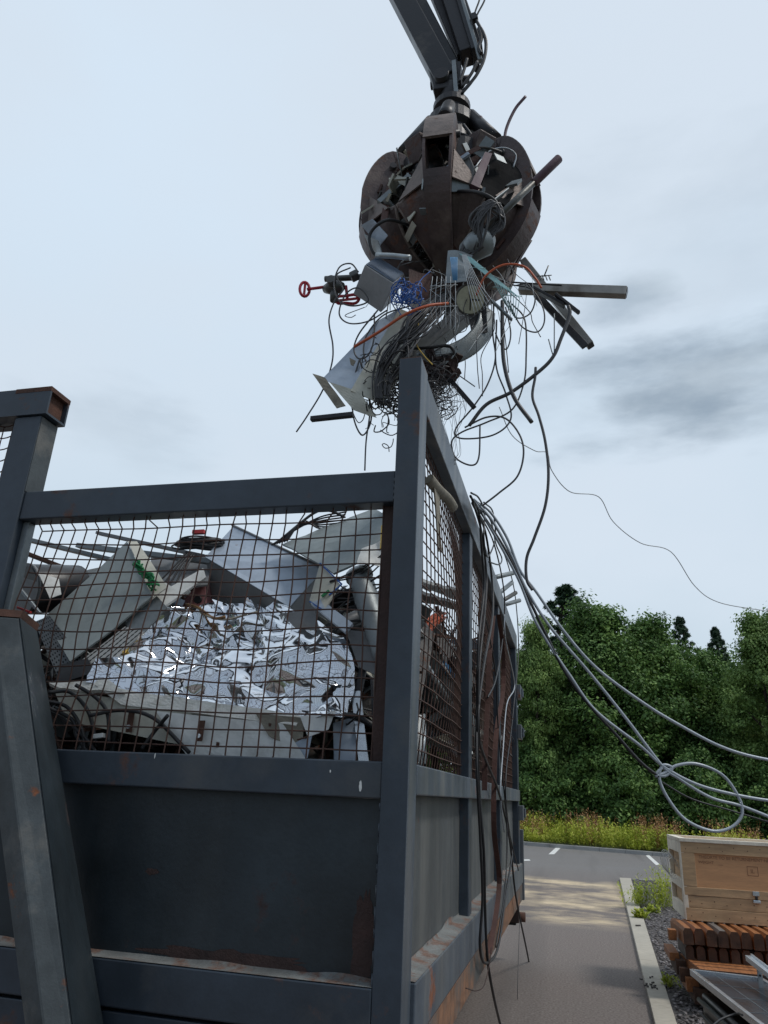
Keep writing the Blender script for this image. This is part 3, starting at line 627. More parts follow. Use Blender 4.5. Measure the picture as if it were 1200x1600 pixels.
# ---- welded wire mesh
def wire_mesh(nu, nv, P, r, name, kink=0.0):
    mb = MB()
    for i in range(nu + 1): mb.tube([P(i / nu, j / (nv * 2), 0) for j in range(nv * 2 + 1)], r, 5, False)
    for j in range(nv + 1): mb.tube([P(i / (nu * 2), j / nv, 1) for i in range(nu * 2 + 1)], r, 5, False)
    return mb.build(name, m_wire, T)
def PF(s, t, k):
    x = -2.715 + s * 1.925; z = 1.745 + t * 1.17
    env = min(1, 4 * t, 4.5 * (1 - t)) if 0 < t < 1 else 0
    dx = (1 - s) ** 1.3 * .17 * (t - .35) * (1 if t < .96 else .7) + .016 * noise.noise(V((s * 7, t * 5, 1))) * env
    dz = .035 * noise.noise(V((s * 3.2, t * 4, 7))) * env - .02 * math.sin(s * 3.1) * env
    dy = .035 * noise.noise(V((s * 3, t * 3, 4))) * env - .03 * math.sin(math.pi * s) * math.sin(math.pi * t)
    if t > .955 or t < .03: dx += .045 * (noise.noise(V((round(s * 27) * 1.73, 4 + (t > .5), 0))) * 1.6)
    return V((min(-.80, x + dx), 3.062 + dy + (.004 if k else -.004) * 1.0, z + dz))
wire_mesh(27, 16, PF, .0036, 'front_mesh')
def PFL(s, t, k): return V((-3.15 + s * .245, 3.07 + (.004 if k else -.004), 1.775 + t * 1.72 + .01 * math.sin(s * 9)))
wire_mesh(4, 24, PFL, .0036, 'front_left_mesh')
def side_mesh(y0, y1, n, sd, bul):
    def PS(s, t, k):
        env = math.sin(math.pi * s) * math.sin(math.pi * t) if 0 < s < 1 and 0 < t < 1 else 0
        y = y0 + s * (y1 - y0) + .012 * noise.noise(V((s * 6, t * 6, sd))) * (env > 0); z = 1.775 + t * 1.645 + (.03 * noise.noise(V((s * 3, t * 3, sd + 5))) - .09 * bul * s * s) * env
        x = -.70 + bul * env * .075 + .012 * noise.noise(V((s * 4, t * 4, sd + 9))) * env
        return V((x + (.004 if k else -.004), y, z))
    wire_mesh(n, 22, PS, .0036, 'side_mesh')
side_mesh(3.166, 4.93, 24, 1, 1.0); side_mesh(5.07, 7.05, 27, 2, .6); side_mesh(7.19, 9.2, 27, 3, .3)
def PB(s, t, k): return V((XL + .05 + (.004 if k else -.004), 3.2 + s * 6.1, 1.8 + t * .63))
wire_mesh(60, 7, PB, .003, 'far_side_mesh')
# white paint splashes on the front rail
for (u, v, a, b) in ((563, 1228, .006, .022), (242, 1181, .003, .012), (516, 1205, .003, .006), (1000, 1200, .001, .001)):
    p = onY(u, v, 3.0065)
    if p.x > -.75: continue
    mb = MB(); mb.v.append(tuple(p)); n = 18
    for k in range(n): g = 6.283 * k / n; q = 1 + .5 * noise.noise(V((math.cos(g) * 2, math.sin(g) * 2, u))); mb.v.append((p.x + a * math.cos(g) * q, p.y + .0003, p.z + b * math.sin(g) * q))
    for k in range(n): mb.f.append((0, 1 + (k + 1) % n, 1 + k)); mb.sm.append(True)
    mb.build('paint_splash', m_white, T)
# ---- trailer that carries it
TR_ = thing('trailer', 'dark low trailer chassis underneath the scrap container', 'trailer', (-1.95, 6.5, 0))
for x in (-2.5, -1.5): MB().box((x - .06, 3.6, .40), (x + .06, 9.5, .615)).build('chassis_beam', m_black, TR_, bevel=.005)
MB().box((-3.0, 9.42, .36), (-.70, 9.56, .60)).build('rear_bumper', m_black, TR_, bevel=.01)
rl = MB(); rl.cyl((-.70, 9.49, .44), (-.60, 9.49, .44), .05, 16); rl.build('roller', m_rust, TR_)
MB().box((-.78, 9.30, .40), (-.66, 9.415, .615)).build('bumper_bracket', m_rustd, TR_, bevel=.004)
for yy in (6.6, 7.5):
    MB().cyl((-2.75, yy, .3), (-1.2, yy, .3), .05, 12).build('axle', m_black, TR_)
    for x in (-2.8, -1.45):
        wh = MB().cyl((x, yy, .3), (x + .22, yy, .3), .29, 28).build('wheel', m_rubber, TR_, bevel=.02); MB().cyl((x + .221, yy, .3), (x + .235, yy, .3), .16, 20).build('rim', m_galvd, wh)
for x in (-2.5, -1.5): MB().box((x - .05, 3.7, 0.0), (x + .05, 3.8, .399)).build('support_leg', m_black, TR_)
# ================================================================ SCRAP IN THE CONTAINER
def hgt(x, y):      # pile surface
    f = min(1, max(0, (y - 3.1) / 1.0)); e = min(1, max(0, (-.74 - x) / .35)) * min(1, max(0, (x + 3.2) / .4))
    f = min(1, max(0, (y - 3.42) / .6)); e = min(1, max(0, (-.72 - x) / .12)) * min(1, max(0, (x + 3.2) / .2))
    h = 1.72 + 1.12 * f * (.8 + .2 * e) + .20 * noise.noise(V((x * 1.3, y * 1.0, 1))) - max(0, y - 6.5) * .12
    return min(h, 3.0)
mb = MB(); NX, NY = 46, 110
for j in range(NY + 1):
    for i in range(NX + 1):
        x = XL + .12 + (2.63 - .22) * i / NX; y = 3.13 + 6.15 * j / NY
        q = V((x * 6, y * 6, 0)); mb.v.append((x, y, hgt(x, y) - .16 + .09 * noise.noise(q) + .05 * noise.noise(q * 3)))
for j in range(NY):
    for i in range(NX): k = j * (NX + 1) + i; mb.f.append((k, k + 1, k + NX + 2, k + NX + 1)); mb.sm.append(False)
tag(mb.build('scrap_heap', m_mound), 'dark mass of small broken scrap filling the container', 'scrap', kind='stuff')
rs = random.Random(5)
# loose small pieces spread through the heap, too many to count
def loose(n, m, kind, nm, lab):
    mb = MB()
    for _ in range(n):
        x = rs.uniform(XL + .2, -.80); y = 3.34 + 5.7 * rs.random() ** 1.5; z = max(1.92, hgt(x, y) - rs.uniform(-.03, .35)); p = V((x, y, z))
        if rs.random() < .2 and y > 5.3: x = rs.uniform(-.95, -.79); z = rs.uniform(1.92, max(1.95, hgt(x, y) + .05)); p = V((x, y, z))
        d = V((rs.gauss(0, 1), rs.gauss(0, 1), rs.gauss(0, .6))).normalized()
        if kind == 'bar': l = rs.uniform(.08, .3); mb.beam(p - d * l, p + d * l, rs.uniform(.008, .03), rs.uniform(.004, .02))
        elif kind == 'plate': l = rs.uniform(.04, .16); a = d.orthogonal().normalized(); mb.beam(p - d * l, p + d * l, rs.uniform(.04, .16), .004, a)
        else:
            r = rs.uniform(.03, .12); a = d.orthogonal().normalized(); b = d.cross(a); ph = rs.uniform(0, 6); mb.tube([p + (a * math.cos(ph + t * .5) + b * math.sin(ph + t * .5)) * r * (1 + .25 * math.sin(t + ph)) + d * .012 * t for t in range(int(rs.uniform(7, 20)))], rs.uniform(.003, .007), 5)
    return tag(mb.build(nm, m), lab, 'scrap', kind='stuff')
loose(420, m_rust, 'bar', 'loose_bars', 'rusty short bars strewn through the heap')
loose(420, m_galvd, 'plate', 'loose_plates', 'dull grey sheet offcuts strewn through the heap')
loose(200, m_cream, 'plate', 'loose_cream_pieces', 'cream painted fragments strewn through the heap')
loose(260, m_black, 'plate', 'loose_black_pieces', 'black plastic fragments strewn through the heap')
loose(330, m_rubber, 'coil', 'loose_cables', 'black cable ends curled among the scrap')
# --- pieces one can point at, seen through the front mesh
def box6(name, label, cat, face, depth, m, m2=None, group=None):
    """casing: front polygon pushed back along depth; the front face may differ"""
    t = thing(name, label, cat, sum((V(p) for p in face), V()) / len(face), group)
    d = V(depth); MB().hexa(face, d).build('casing', m, t, bevel=.003)
    if m2:
        n = (V(face[1]) - V(face[0])).cross(V(face[-1]) - V(face[0])).normalized()
        if n.dot(d) > 0: n = -n
        c = sum((V(p) for p in face), V()) / len(face); MB().hexa([c + (V(p) - c) * .985 + n * .003 for p in face], -n * .002).build('front_panel', m2, t)
    return t
panel('metal_sheet', 'large pale green grey sheet metal panel leaning left of the foil', 'sheet metal', PY((200, 848, 3.62), (238, 932, 3.42), (112, 1036, 3.30), (68, 966, 3.45)), m_pgreen, .01, .01)
t = thing('bracket_rail', 'pale folded rail with green wires at the top edge of the green grey panel', 'bracket', onY(225, 890, 3.5))
panel('rail', '', '', PY((200, 846, 3.60), (214, 846, 3.63), (262, 918, 3.45), (238, 934, 3.41)), m_cream, .006, .004, parent=t)
q = MB()
for k in range(9): p = [(212 + rs.uniform(-6, 12) + f * 26, 878 + rs.uniform(-4, 4) + f * 38 + 5 * math.sin(f * 9 + k), 3.43 - .02 * rs.random()) for f in [i / 6 for i in range(7)]]; q.tube(spline([onY(*a) for a in p], 4), .0055, 5)
q.build('green_wires', m_green, t)
panel('perforated_plate', 'dark grey perforated plate with rows of round holes at the left post', 'sheet metal', PY((54, 972, 3.42), (78, 962, 3.42), (128, 1028, 3.33), (92, 1062, 3.28)), m_perf, .004, .003)
panel('ribbed_cover', 'dark ribbed plastic cover below the perforated plate', 'cover', PY((96, 1040, 3.30), (138, 1030, 3.30), (150, 1052, 3.26), (86, 1072, 3.24)), m_plastic, .02, .006)
panel('slotted_cover', 'off white slotted vent cover between the grey panel and cream board', 'cover', PY((126, 1034, 3.32), (196, 980, 3.40), (226, 988, 3.38), (146, 1058, 3.28)), m_slot, .012, .003)
panel('grey_side_plate', 'grey plate edge with faint dark print under the white board', 'sheet metal', PY((196, 975, 3.42), (246, 932, 3.46), (262, 950, 3.46), (215, 1000, 3.40)), m_galvd, .01, .004)
panel('cream_board', 'long cream folded board running up beside the foil', 'board', PY((142, 1062, 3.27), (246, 950, 3.62), (318, 948, 3.72), (196, 1062, 3.30)), m_cream, .02, .008)
panel('foam_strip', 'narrow strip of yellow foam on the edge of the cream board', 'foam', PY((186, 1020, 3.34), (224, 982, 3.46), (228, 985, 3.46), (194, 1020, 3.34)), m_yellow, .014, .004)
panel('white_board', 'bright white board lying across the pile under the dark box', 'board', PY((214, 949, 3.46), (318, 889, 3.60), (322, 903, 3.58), (246, 957, 3.46)), m_white, .016, .003)
panel('white_slotted_plate', 'small white plate with slots behind the white board', 'sheet metal', PY((236, 925, 3.5), (256, 908, 3.53), (272, 920, 3.52), (250, 938, 3.49)), m_white, .004, .002)
t = box6('red_housing', 'faded red housing with a dark hole beside the big grey cabinet', 'housing', PY((284, 940, 3.66), (320, 900, 3.68), (322, 950, 3.66), (286, 958, 3.66)), (0.0, .2, .0), m_pink)
o_ = onY(309, 937, 3.645); MB().cyl(o_ + V((0, .01, 0)), o_ + V((0, -.006, 0)), .022, 16).build('port', m_plastic, t)
q = MB(); q.tube(spline(PY((290, 944, 3.60), (306, 948, 3.56), (318, 955, 3.54), (334, 966, 3.52), (352, 964, 3.52)), 5), .008, 6); tag(q.build('copper_pipe', m_brown), 'bent copper brown pipe below the red housing', 'pipe')
q = MB(); q.tube(spline(PY((322, 962, 3.52), (352, 968, 3.52), (386, 960, 3.5), (402, 956, 3.5)), 5), .011, 6, flat=.4); tag(q.build('wood_strip', m_tan), 'weathered strip along the top edge of the foil', 'strip')
# big blue-grey cabinet (top face, dark flank and open end)
fa = PY((365, 824, 3.95), (506, 890, 3.80), (452, 950, 3.60), (321, 872, 3.68)); dn = V((.07, .10, -.36))
t = thing('metal_cabinet', 'big blue grey metal cabinet lying tilted on top of the pile', 'cabinet', sum(fa, V()) / 4)
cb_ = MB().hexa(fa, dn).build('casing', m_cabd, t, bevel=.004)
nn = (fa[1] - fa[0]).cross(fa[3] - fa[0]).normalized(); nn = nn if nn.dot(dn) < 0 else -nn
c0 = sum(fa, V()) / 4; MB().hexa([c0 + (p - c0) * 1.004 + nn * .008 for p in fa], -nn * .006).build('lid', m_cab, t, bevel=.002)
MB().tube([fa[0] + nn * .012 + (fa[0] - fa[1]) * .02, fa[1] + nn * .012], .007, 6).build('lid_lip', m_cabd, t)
e0 = fa[2]; MB().beam(onY(352, 932, 3.60), onY(366, 962, 3.60), .008, .006).build('stay', m_plastic, t)
panel('circuit_box_end', 'cream end plate with blue edging at the right of the grey cabinet', 'sheet metal', PY((500, 882, 3.44), (532, 914, 3.38), (508, 952, 3.33), (484, 938, 3.36)), m_cream, .01, .004)
q = MB()
for a, b in (((500, 880, 3.43), (534, 913, 3.37)), ((534, 913, 3.37), (514, 930, 3.35)), ((484, 940, 3.35), (503, 952, 3.32))): q.beam(onY(*a), onY(*b), .007, .007)
tag(q.build('blue_edging', m_blue), 'thin blue edging strip around the cream end plate', 'strip')
tag(MB().beam(onY(503, 932, 3.34), onY(514, 923, 3.35), .014, .012).build('green_clip', m_green), 'small green clip on the cream end plate', 'clip')
panel('grey_bracket', 'pale grey channel bracket sloping down right of the cabinet', 'bracket', PY((486, 944, 3.35), (502, 938, 3.36), (552, 976, 3.30), (540, 990, 3.28)), m_cab, .02, .003)
panel('dark_flap', 'dark grey flap hanging beneath the grey bracket', 'sheet metal', PY((440, 958, 3.36), (490, 952, 3.36), (500, 985, 3.32), (462, 982, 3.33)), m_cabd, .008, .006)
# profiles sticking out at upper left
for nm, lab, a, b, w_, h_, m in (
    ('steel_profile', 'long grey steel profile, lowest of the three at the upper left', (38, 842, 3.9), (212, 884, 4.1), .05, .025, m_galvd),
    ('steel_profile', 'dark steel profile, topmost of the three at the upper left', (153, 833, 4.0), (322, 870, 3.9), .045, .02, m_cabd),
    ('steel_profile', 'pale edged steel profile between the two dark ones', (123, 853, 3.9), (332, 878, 3.7), .05, .03, m_galvd),
    ('rusty_plate', 'rust speckled plate strip running up to the left post', (34, 862, 3.7), (112, 892, 3.8), .07, .02, m_rust),
    ('grey_bar', 'thin pale grey bar crossing the black housing by the left post', (22, 908, 3.3), (62, 958, 3.28), .018, .014, m_galv)):
    tag(MB().beam(onY(*a), onY(*b), w_, h_).build(nm, m, bevel=.002), lab, 'profile')
panel('galvanised_tray', 'grey galvanised tray lying behind the green grey panel', 'tray', PY((92, 900, 3.9), (190, 882, 4.0), (170, 935, 3.6), (80, 935, 3.6)), m_galvd, .01, .01)
panel('dark_back_panel', 'dark blue grey panel behind the black cable coil', 'sheet metal', PY((236, 872, 3.9), (330, 868, 3.9), (326, 915, 3.6), (240, 930, 3.6)), m_cabd, .01, .01)
q = MB()
for k in range(5): q.tube(spline(PY((292 + k * 3, 862 + k, 3.66), (272 + k * 5, 885, 3.6), (250 + k * 8, 908 + k * 2, 3.55), (244 + k * 7, 918 + k * 3, 3.52)), 5), .006, 5)
tag(q.build('cable_bunch', m_rubber), 'bunch of black cables spreading below the cable coil', 'cable')
t = thing('cable_coil', 'coil of black cable with red tape lying on top of the pile', 'cable coil', onY(312, 850, 3.75)); q = MB()
for k in range(13):
    rx, ry = .13 + rs.uniform(-.02, .02), .12 + rs.uniform(-.02, .02); cc = onY(313, 850, 3.78) + V((rs.uniform(-.01, .01), rs.uniform(-.02, .02), rs.uniform(-.022, .022)))
    q.tube([cc + V((math.cos(a * .21) * rx, math.sin(a * .21) * ry, .02 * math.sin(a * .21 + k) + .03 * math.sin(a * .21))) for a in range(31)], .0055, 5)
q.build('loops', m_rubber, t); MB().beam(onY(302, 832, 3.72), onY(320, 831, 3.72), .03, .022).build('tape', m_redtape, t)
t = thing('fan_housing', 'black round fan housing with white slotted bracket beside the left post', 'housing', onY(60, 915, 3.45))
c1 = onY(38, 920, 3.42); MB().cyl(c1, c1 + V((.12, .30, .08)), .14, 28).build('drum', m_plastic, t, bevel=.01); MB().cyl(c1 + V((-.002, -.004, 0)), c1 + V((.004, .012, .003)), .145, 28).build('rim', m_cabd, t)
panel('bracket', '', '', PY((60, 895, 3.36), (92, 905, 3.40), (96, 930, 3.36), (78, 936, 3.33)), m_white, .004, .006, parent=t); tag(MB().beam(onY(16, 945, 3.24), onY(48, 957, 3.20), .012, .01).build('red_strip', m_redtape), 'short red strip lying above the lift channel top', 'strip')
# pale panels at the upper right
panel('painted_sheet', 'large pale green grey panel, upper of two at the top right of the pile', 'sheet metal', PY((440, 848, 3.75), (584, 796, 3.85), (602, 806, 3.75), (500, 880, 3.55)), m_pgreen, .012, .02)
panel('painted_sheet', 'pale grey folded sheet in front of the upper green grey one', 'sheet metal', PY((500, 880, 3.52), (602, 800, 3.62), (598, 858, 3.50), (522, 898, 3.42)), m_pgreen, .012, .012)
panel('white_film', 'crumpled white plastic film behind the right end of the mesh', 'film', PY((566, 862, 3.45), (605, 838, 3.5), (606, 885, 3.42), (560, 890, 3.4)), m_white, .003, .05, 14, 14)
panel('tan_edge', 'narrow tan strip standing beside the corner of the mesh', 'strip', PY((596, 822, 3.5), (604, 815, 3.5), (603, 850, 3.45), (594, 858, 3.45)), m_yellow, .006, .004)
q = MB()
for k in range(7): q.tube(spline(PY((424 + k * 4, 852 - k, 3.72), (455 + k * 3, 832 - k * 3, 3.75), (500, 808 + k * 3, 3.8), (540, 800 + k * 4, 3.8)), 6), .005, 5)
q.tube(spline(PY((440, 842, 3.72), (490, 802, 3.78), (515, 798, 3.8), (538, 808, 3.8)), 6), .008, 6)
tag(q.build('cable_bunch', m_rubber), 'arching black cables lying on the upper pale panel', 'cable')
q = MB()
for k in range(14): q.tube(spline(PY((520 + rs.uniform(-6, 10), 905 + k * 6 + rs.uniform(-8, 8), 3.38), (556, 890 + k * 6 + rs.uniform(-14, 10), 3.40), (604, 850 + k * 11 + rs.uniform(-12, 12), 3.44)), 6), rs.uniform(.003, .006), 5)
tag(q.build('wire_tangle', m_rubber), 'tangle of dark wires right of the grey cabinet', 'wires')
# ribbed duct, right
t = thing('flat_duct', 'dull grey ribbed duct leaning against the corner post', 'duct', onY(580, 950, 3.4))
a, b = onY(562, 902, 3.46), onY(608, 1035, 3.30); MB().tube([a.lerp(b, f / 10) for f in range(11)], [.065 + .004 * (f % 2) for f in range(11)], 16, flat=.8).build('tube', m_galvd, t)
MB().cyl(a, a + (a - b).normalized() * .02, .072, 16).build('collar', m_galv, t)
panel('dark_sheet', 'dark grey sheet below the ribbed duct', 'sheet metal', PY((540, 985, 3.36), (600, 990, 3.38), (596, 1060, 3.3), (560, 1040, 3.3)), m_cabd, .006, .02)
panel('slate_blue_sheet', 'slate blue sheet standing at the bottom right of the mesh', 'sheet metal', PY((520, 1130, 3.3), (556, 1120, 3.34), (556, 1190, 3.3), (522, 1190, 3.3)), m_cab, .006, .01)
tag(MB().beam(onY(556, 1080, 3.3), onY(569, 1195, 3.24), .045, .008, (0, 1, 0)).build('aluminium_strip', m_alu, bevel=.001), 'bright upright aluminium strip at the bottom right of the mesh', 'strip')
tag(MB().tube(spline(PY((508, 1128, 3.28), (528, 1118, 3.26), (556, 1120, 3.26), (586, 1136, 3.28), (600, 1150, 3.3)), 6), .014, 10).build('hose', m_rubber), 'thick black hose arching at the bottom right of the mesh', 'hose')
for k, (a, b) in enumerate((((585, 1060, 3.25), (592, 1190, 3.2)), ((575, 1010, 3.4), (560, 1080, 3.3)), ((500, 1000, 3.5), (590, 1070, 3.4)), ((470, 985, 3.5), (600, 1010, 3.45)))):
    tag(MB().beam(onY(*a), onY(*b), .035, .02).build('dark_bar', m_black, bevel=.002), ('upright dark bar next to the corner post', 'short dark bar below the ribbed duct', 'dark bar sloping behind the right tip of the foil', 'nearly level dark bar above the right tip of the foil')[k], 'bar')
# --- crumpled foil blanket
def foil():
    TL, TR2, BR, BL = PY((262, 956, 3.60), (450, 946, 3.58), (536, 1130, 3.20), (140, 1074, 3.20)); N1, N2 = 15, 10; r = random.Random(21)
    n = (TR2 - TL).cross(BL - TL).normalized(); n = n if n.y < 0 else -n; ex = (TR2 - TL).normalized(); ey = n.cross(ex).normalized(); ey = ey if ey.z > 0 else -ey
    def base(s, t):
        p = TL.lerp(TR2, s).lerp(BL.lerp(BR, s), t)
        p = p + ex * (max(0, s - .35) * .30 * math.sin(math.pi * min(1, t * 1.02)) - (1 - s) * .05 * math.sin(math.pi * t)) + ey * (.05 * math.sin(s * 3.1) * (1 - t))
        return p + n * (.05 * math.sin(s * 8 + 1) * math.sin(t * 3.1) + .03 * math.sin(t * 9 + s * 4))
    vs = []
    for j in range(N2 + 1):
        for i in range(N1 + 1):
            fi = (i + (r.uniform(-.36, .36) if 0 < i < N1 else 0)) / N1; fj = (j + (r.uniform(-.36, .36) if 0 < j < N2 else r.uniform(-.15, .15))) / N2
            vs.append(base(fi, fj) + n * r.uniform(-.036, .036))
    T_ = []
    for j in range(N2):
        for i in range(N1):
            k = j * (N1 + 1) + i; q = (k, k + 1, k + N1 + 2, k + N1 + 1)
            T_ += [(q[0], q[1], q[2]), (q[0], q[2], q[3])] if r.random() < .5 else [(q[0], q[1], q[3]), (q[1], q[2], q[3])]
    for amp in (.008, .0015):
        mid = {}; T3_ = []
        def md(a, b):
            key = (min(a, b), max(a, b))
            if key not in mid: vs.append((vs[a] + vs[b]) / 2 + n * r.uniform(-amp, amp) + ex * r.uniform(-amp, amp) * .8); mid[key] = len(vs) - 1
            return mid[key]
        for a, b, c_ in T_:
            ab, bc, ca = md(a, b), md(b, c_), md(c_, a); T3_ += [(a, ab, ca), (ab, b, bc), (ca, bc, c_), (ab, bc, ca)]
        T_ = T3_
    mb = MB(); mb.v = [tuple(p) for p in vs]; mb.f = T_; mb.sm = [True] * len(T_)
    o = mb.build('foil_blanket', m_foil, solid=.002); o.modifiers.new('es', 'EDGE_SPLIT').split_angle = R(62)
    tag(o, 'large crumpled mirror bright foil sheet in the middle of the pile', 'foil')
foil()
panel('insulation_edge', 'ragged white insulation edge running below the foil', 'insulation', PY((78, 1072, 3.20), (170, 1066, 3.20), (196, 1088, 3.16), (96, 1080, 3.16)), m_wins, .02, .02, 14, 6)
panel('insulation_edge', 'long wavy strip of white insulation under the foil, ending at its right corner', 'insulation', PY((150, 1072, 3.17), (470, 1118, 3.20), (462, 1134, 3.18), (190, 1102, 3.15)), m_wins, .02, .022, 30, 5)
panel('cream_casing_side', 'pale cream casing side below the white insulation', 'sheet metal', PY((86, 1078, 3.17), (300, 1108, 3.16), (290, 1165, 3.14), (108, 1128, 3.15)), m_cream, .008, .012, 14, 8)
panel('white_bent_sheet', 'white bent sheet with rivets and dirt at the bottom of the mesh', 'sheet metal', PY((246, 1112, 3.14), (440, 1130, 3.16), (478, 1186, 3.15), (300, 1190, 3.14)), m_white, .006, .02, 16, 8)
panel('folded_flap', 'grey brown folded flap under the right corner of the foil', 'sheet metal', PY((400, 1116, 3.17), (476, 1122, 3.2), (470, 1172, 3.16), (420, 1150, 3.15)), m_tan, .005, .02, 10, 8)
panel('white_flap', 'small bright white flap below the right end of the foil', 'sheet metal', PY((468, 1118, 3.18), (524, 1110, 3.2), (512, 1138, 3.18), (480, 1150, 3.16)), m_white, .005, .02, 8, 6)
panel('blue_label_sheet', 'pale blue printed sheet at the foot of the mesh', 'sheet', PY((462, 1160, 3.17), (488, 1148, 3.18), (480, 1184, 3.16), (450, 1184, 3.16)), m_cab, .003, .01)
for lab, (u, v) in (('rusty hinge plate on the cream casing side, left one', (204, 1128)), ('rusty hinge plate on the white bent sheet, right one', (314, 1142))):
    t = thing('hinge_plate', lab, 'hinge', onY(u, v, 3.12)); a, b = onY(u + 2, v - 16, 3.122), onY(u - 3, v + 16, 3.112); MB().beam(a, b, .028, .008, (0, 1, 0)).build('plate', m_rust, t); c1 = onY(u - 2, v + 8, 3.112); MB().cyl(c1, c1 + V((0, -.012, 0)), .009, 10).build('bolt', m_alu, t)
CB = [((50, 1108), (90, 1118), (130, 1150), (150, 1175)), ((76, 1082), (110, 1082), (138, 1112), (150, 1160)), ((70, 1095), (105, 1105), (128, 1140), (132, 1178)), ((118, 1070), (150, 1090), (168, 1115), (170, 1160)),
      ((72, 1104), (112, 1124), (120, 1150), (140, 1180)), ((140, 1118), (190, 1110), (240, 1122), (296, 1176)), ((262, 1118), (244, 1140), (232, 1156), (222, 1170))]
CL = ('long black cable poking out past the lift channel', 'black cable arching over the cream casing side', 'black cable sagging lowest at the lower left', 'black cable beside the hinge plate at the lower left', 'thick black cable under the arching one at the lower left', 'black cable crossing the hinge plates to the bottom rail', 'short black cable crossing the long one near the bottom rail')
for (p, lab) in zip(CB, CL): cab('black_cable', lab, [(u, v, 3.09 if k else 3.05) for k, (u, v) in enumerate(p)], .009, m_rubber)
tag(MB().beam(onY(147, 1151, 3.08), onY(163, 1149, 3.08), .028, .02).build('white_plug', m_white, bevel=.003), 'small white plug among the black cables at the lower left', 'plug')
# --- pieces seen through the side mesh
def SX(*a): return [onX(*p) for p in a]
t = thing('orange_cable_bundle', 'bundle of orange cable seen through the side mesh', 'cable', onX(676, 975, -.86)); q = MB()
for k in range(16): q.tube(spline([onX(658 + rs.uniform(-2, 14), 992 + rs.uniform(-6, 4), -.84 - .04 * rs.random()), onX(672 + rs.uniform(-6, 6), 974 + rs.uniform(-8, 8), -.82), onX(690 + rs.uniform(-6, 6), 962 + rs.uniform(-4, 8), -.85)], 5), .011, 6)
q.build('strands', m_orange, t)
def duct(lab, a, b, r, m, name='pipe', cat='pipe', fl=1): tag(MB().tube([a, b], r, 18, flat=fl).build(name, m), lab, cat)
duct('large dull galvanised duct sloping down behind the side mesh', onX(640, 985, -.98), onX(724, 1150, -.90), .15, m_galvd, 'round_duct', 'duct')
duct('pale strip of trunking lying on the sloping duct', onX(644, 1008, -.80), onX(716, 1120, -.80), .022, m_galv, 'trunking', 'trunking')
for k, (u, lab) in enumerate(((646, 'white upright conduit nearest the corner post'), (653, 'white upright conduit, second from the corner post'), (660, 'grey upright conduit between white ones and the dark scrap'))):
    duct(lab, onX(u, 1118, -.80 - .02 * k), onX(u + 1, 1196, -.80), .020, m_white if k < 2 else m_galv)
panel('pale_ledge_sheet', 'pale sheet edge above the orange cable behind the side mesh', 'sheet metal', SX((655, 905, -.86), (722, 925, -.86), (722, 940, -1.0), (655, 915, -1.0)), m_white, .02, .01)
panel('dark_ledge_sheet', 'dark sheet edge crossing just above the pale one behind the side mesh', 'sheet metal', SX((655, 925, -.84), (724, 946, -.84), (724, 955, -1.0), (655, 938, -1.0)), m_cabd, .02, .01)
panel('white_casing', 'white casing fragment under the orange cable', 'casing', SX((648, 990, -.84), (690, 1002, -.84), (716, 1030, -.84), (650, 1015, -.84)), m_white, .03, .03)
tag(MB().beam(onX(691, 1036, -.79), onX(706, 1056, -.79), .05, .03).build('blue_plastic_tool', m_sky, bevel=.006), 'light blue plastic tool behind the side mesh', 'tool')
tag(MB().tube(spline([onX(648, 970, -.775), onX(668, 1004, -.775), onX(690, 1036, -.775), onX(712, 1070, -.775)], 5), .008, 6).build('striped_rope', m_white), 'thin pale rope sloping behind the side mesh', 'rope')
panel('brown_board', 'brown board leaning behind the far part of the side mesh', 'board', SX((750, 900, -.80), (772, 930, -.80), (776, 1150, -.80), (752, 1180, -.80)), m_brown, .02, .02)
panel('tan_board', 'tan scuffed board beside the brown one behind the side mesh', 'board', SX((753, 960, -.775), (764, 970, -.775), (764, 1200, -.775), (753, 1200, -.775)), m_tan, .02, .02)
panel('rust_board', 'rust coloured sheet behind the last bay of the side mesh', 'board', SX((784, 985, -.79), (800, 1010, -.79), (800, 1220, -.79), (784, 1225, -.79)), m_rust, .02, .02)
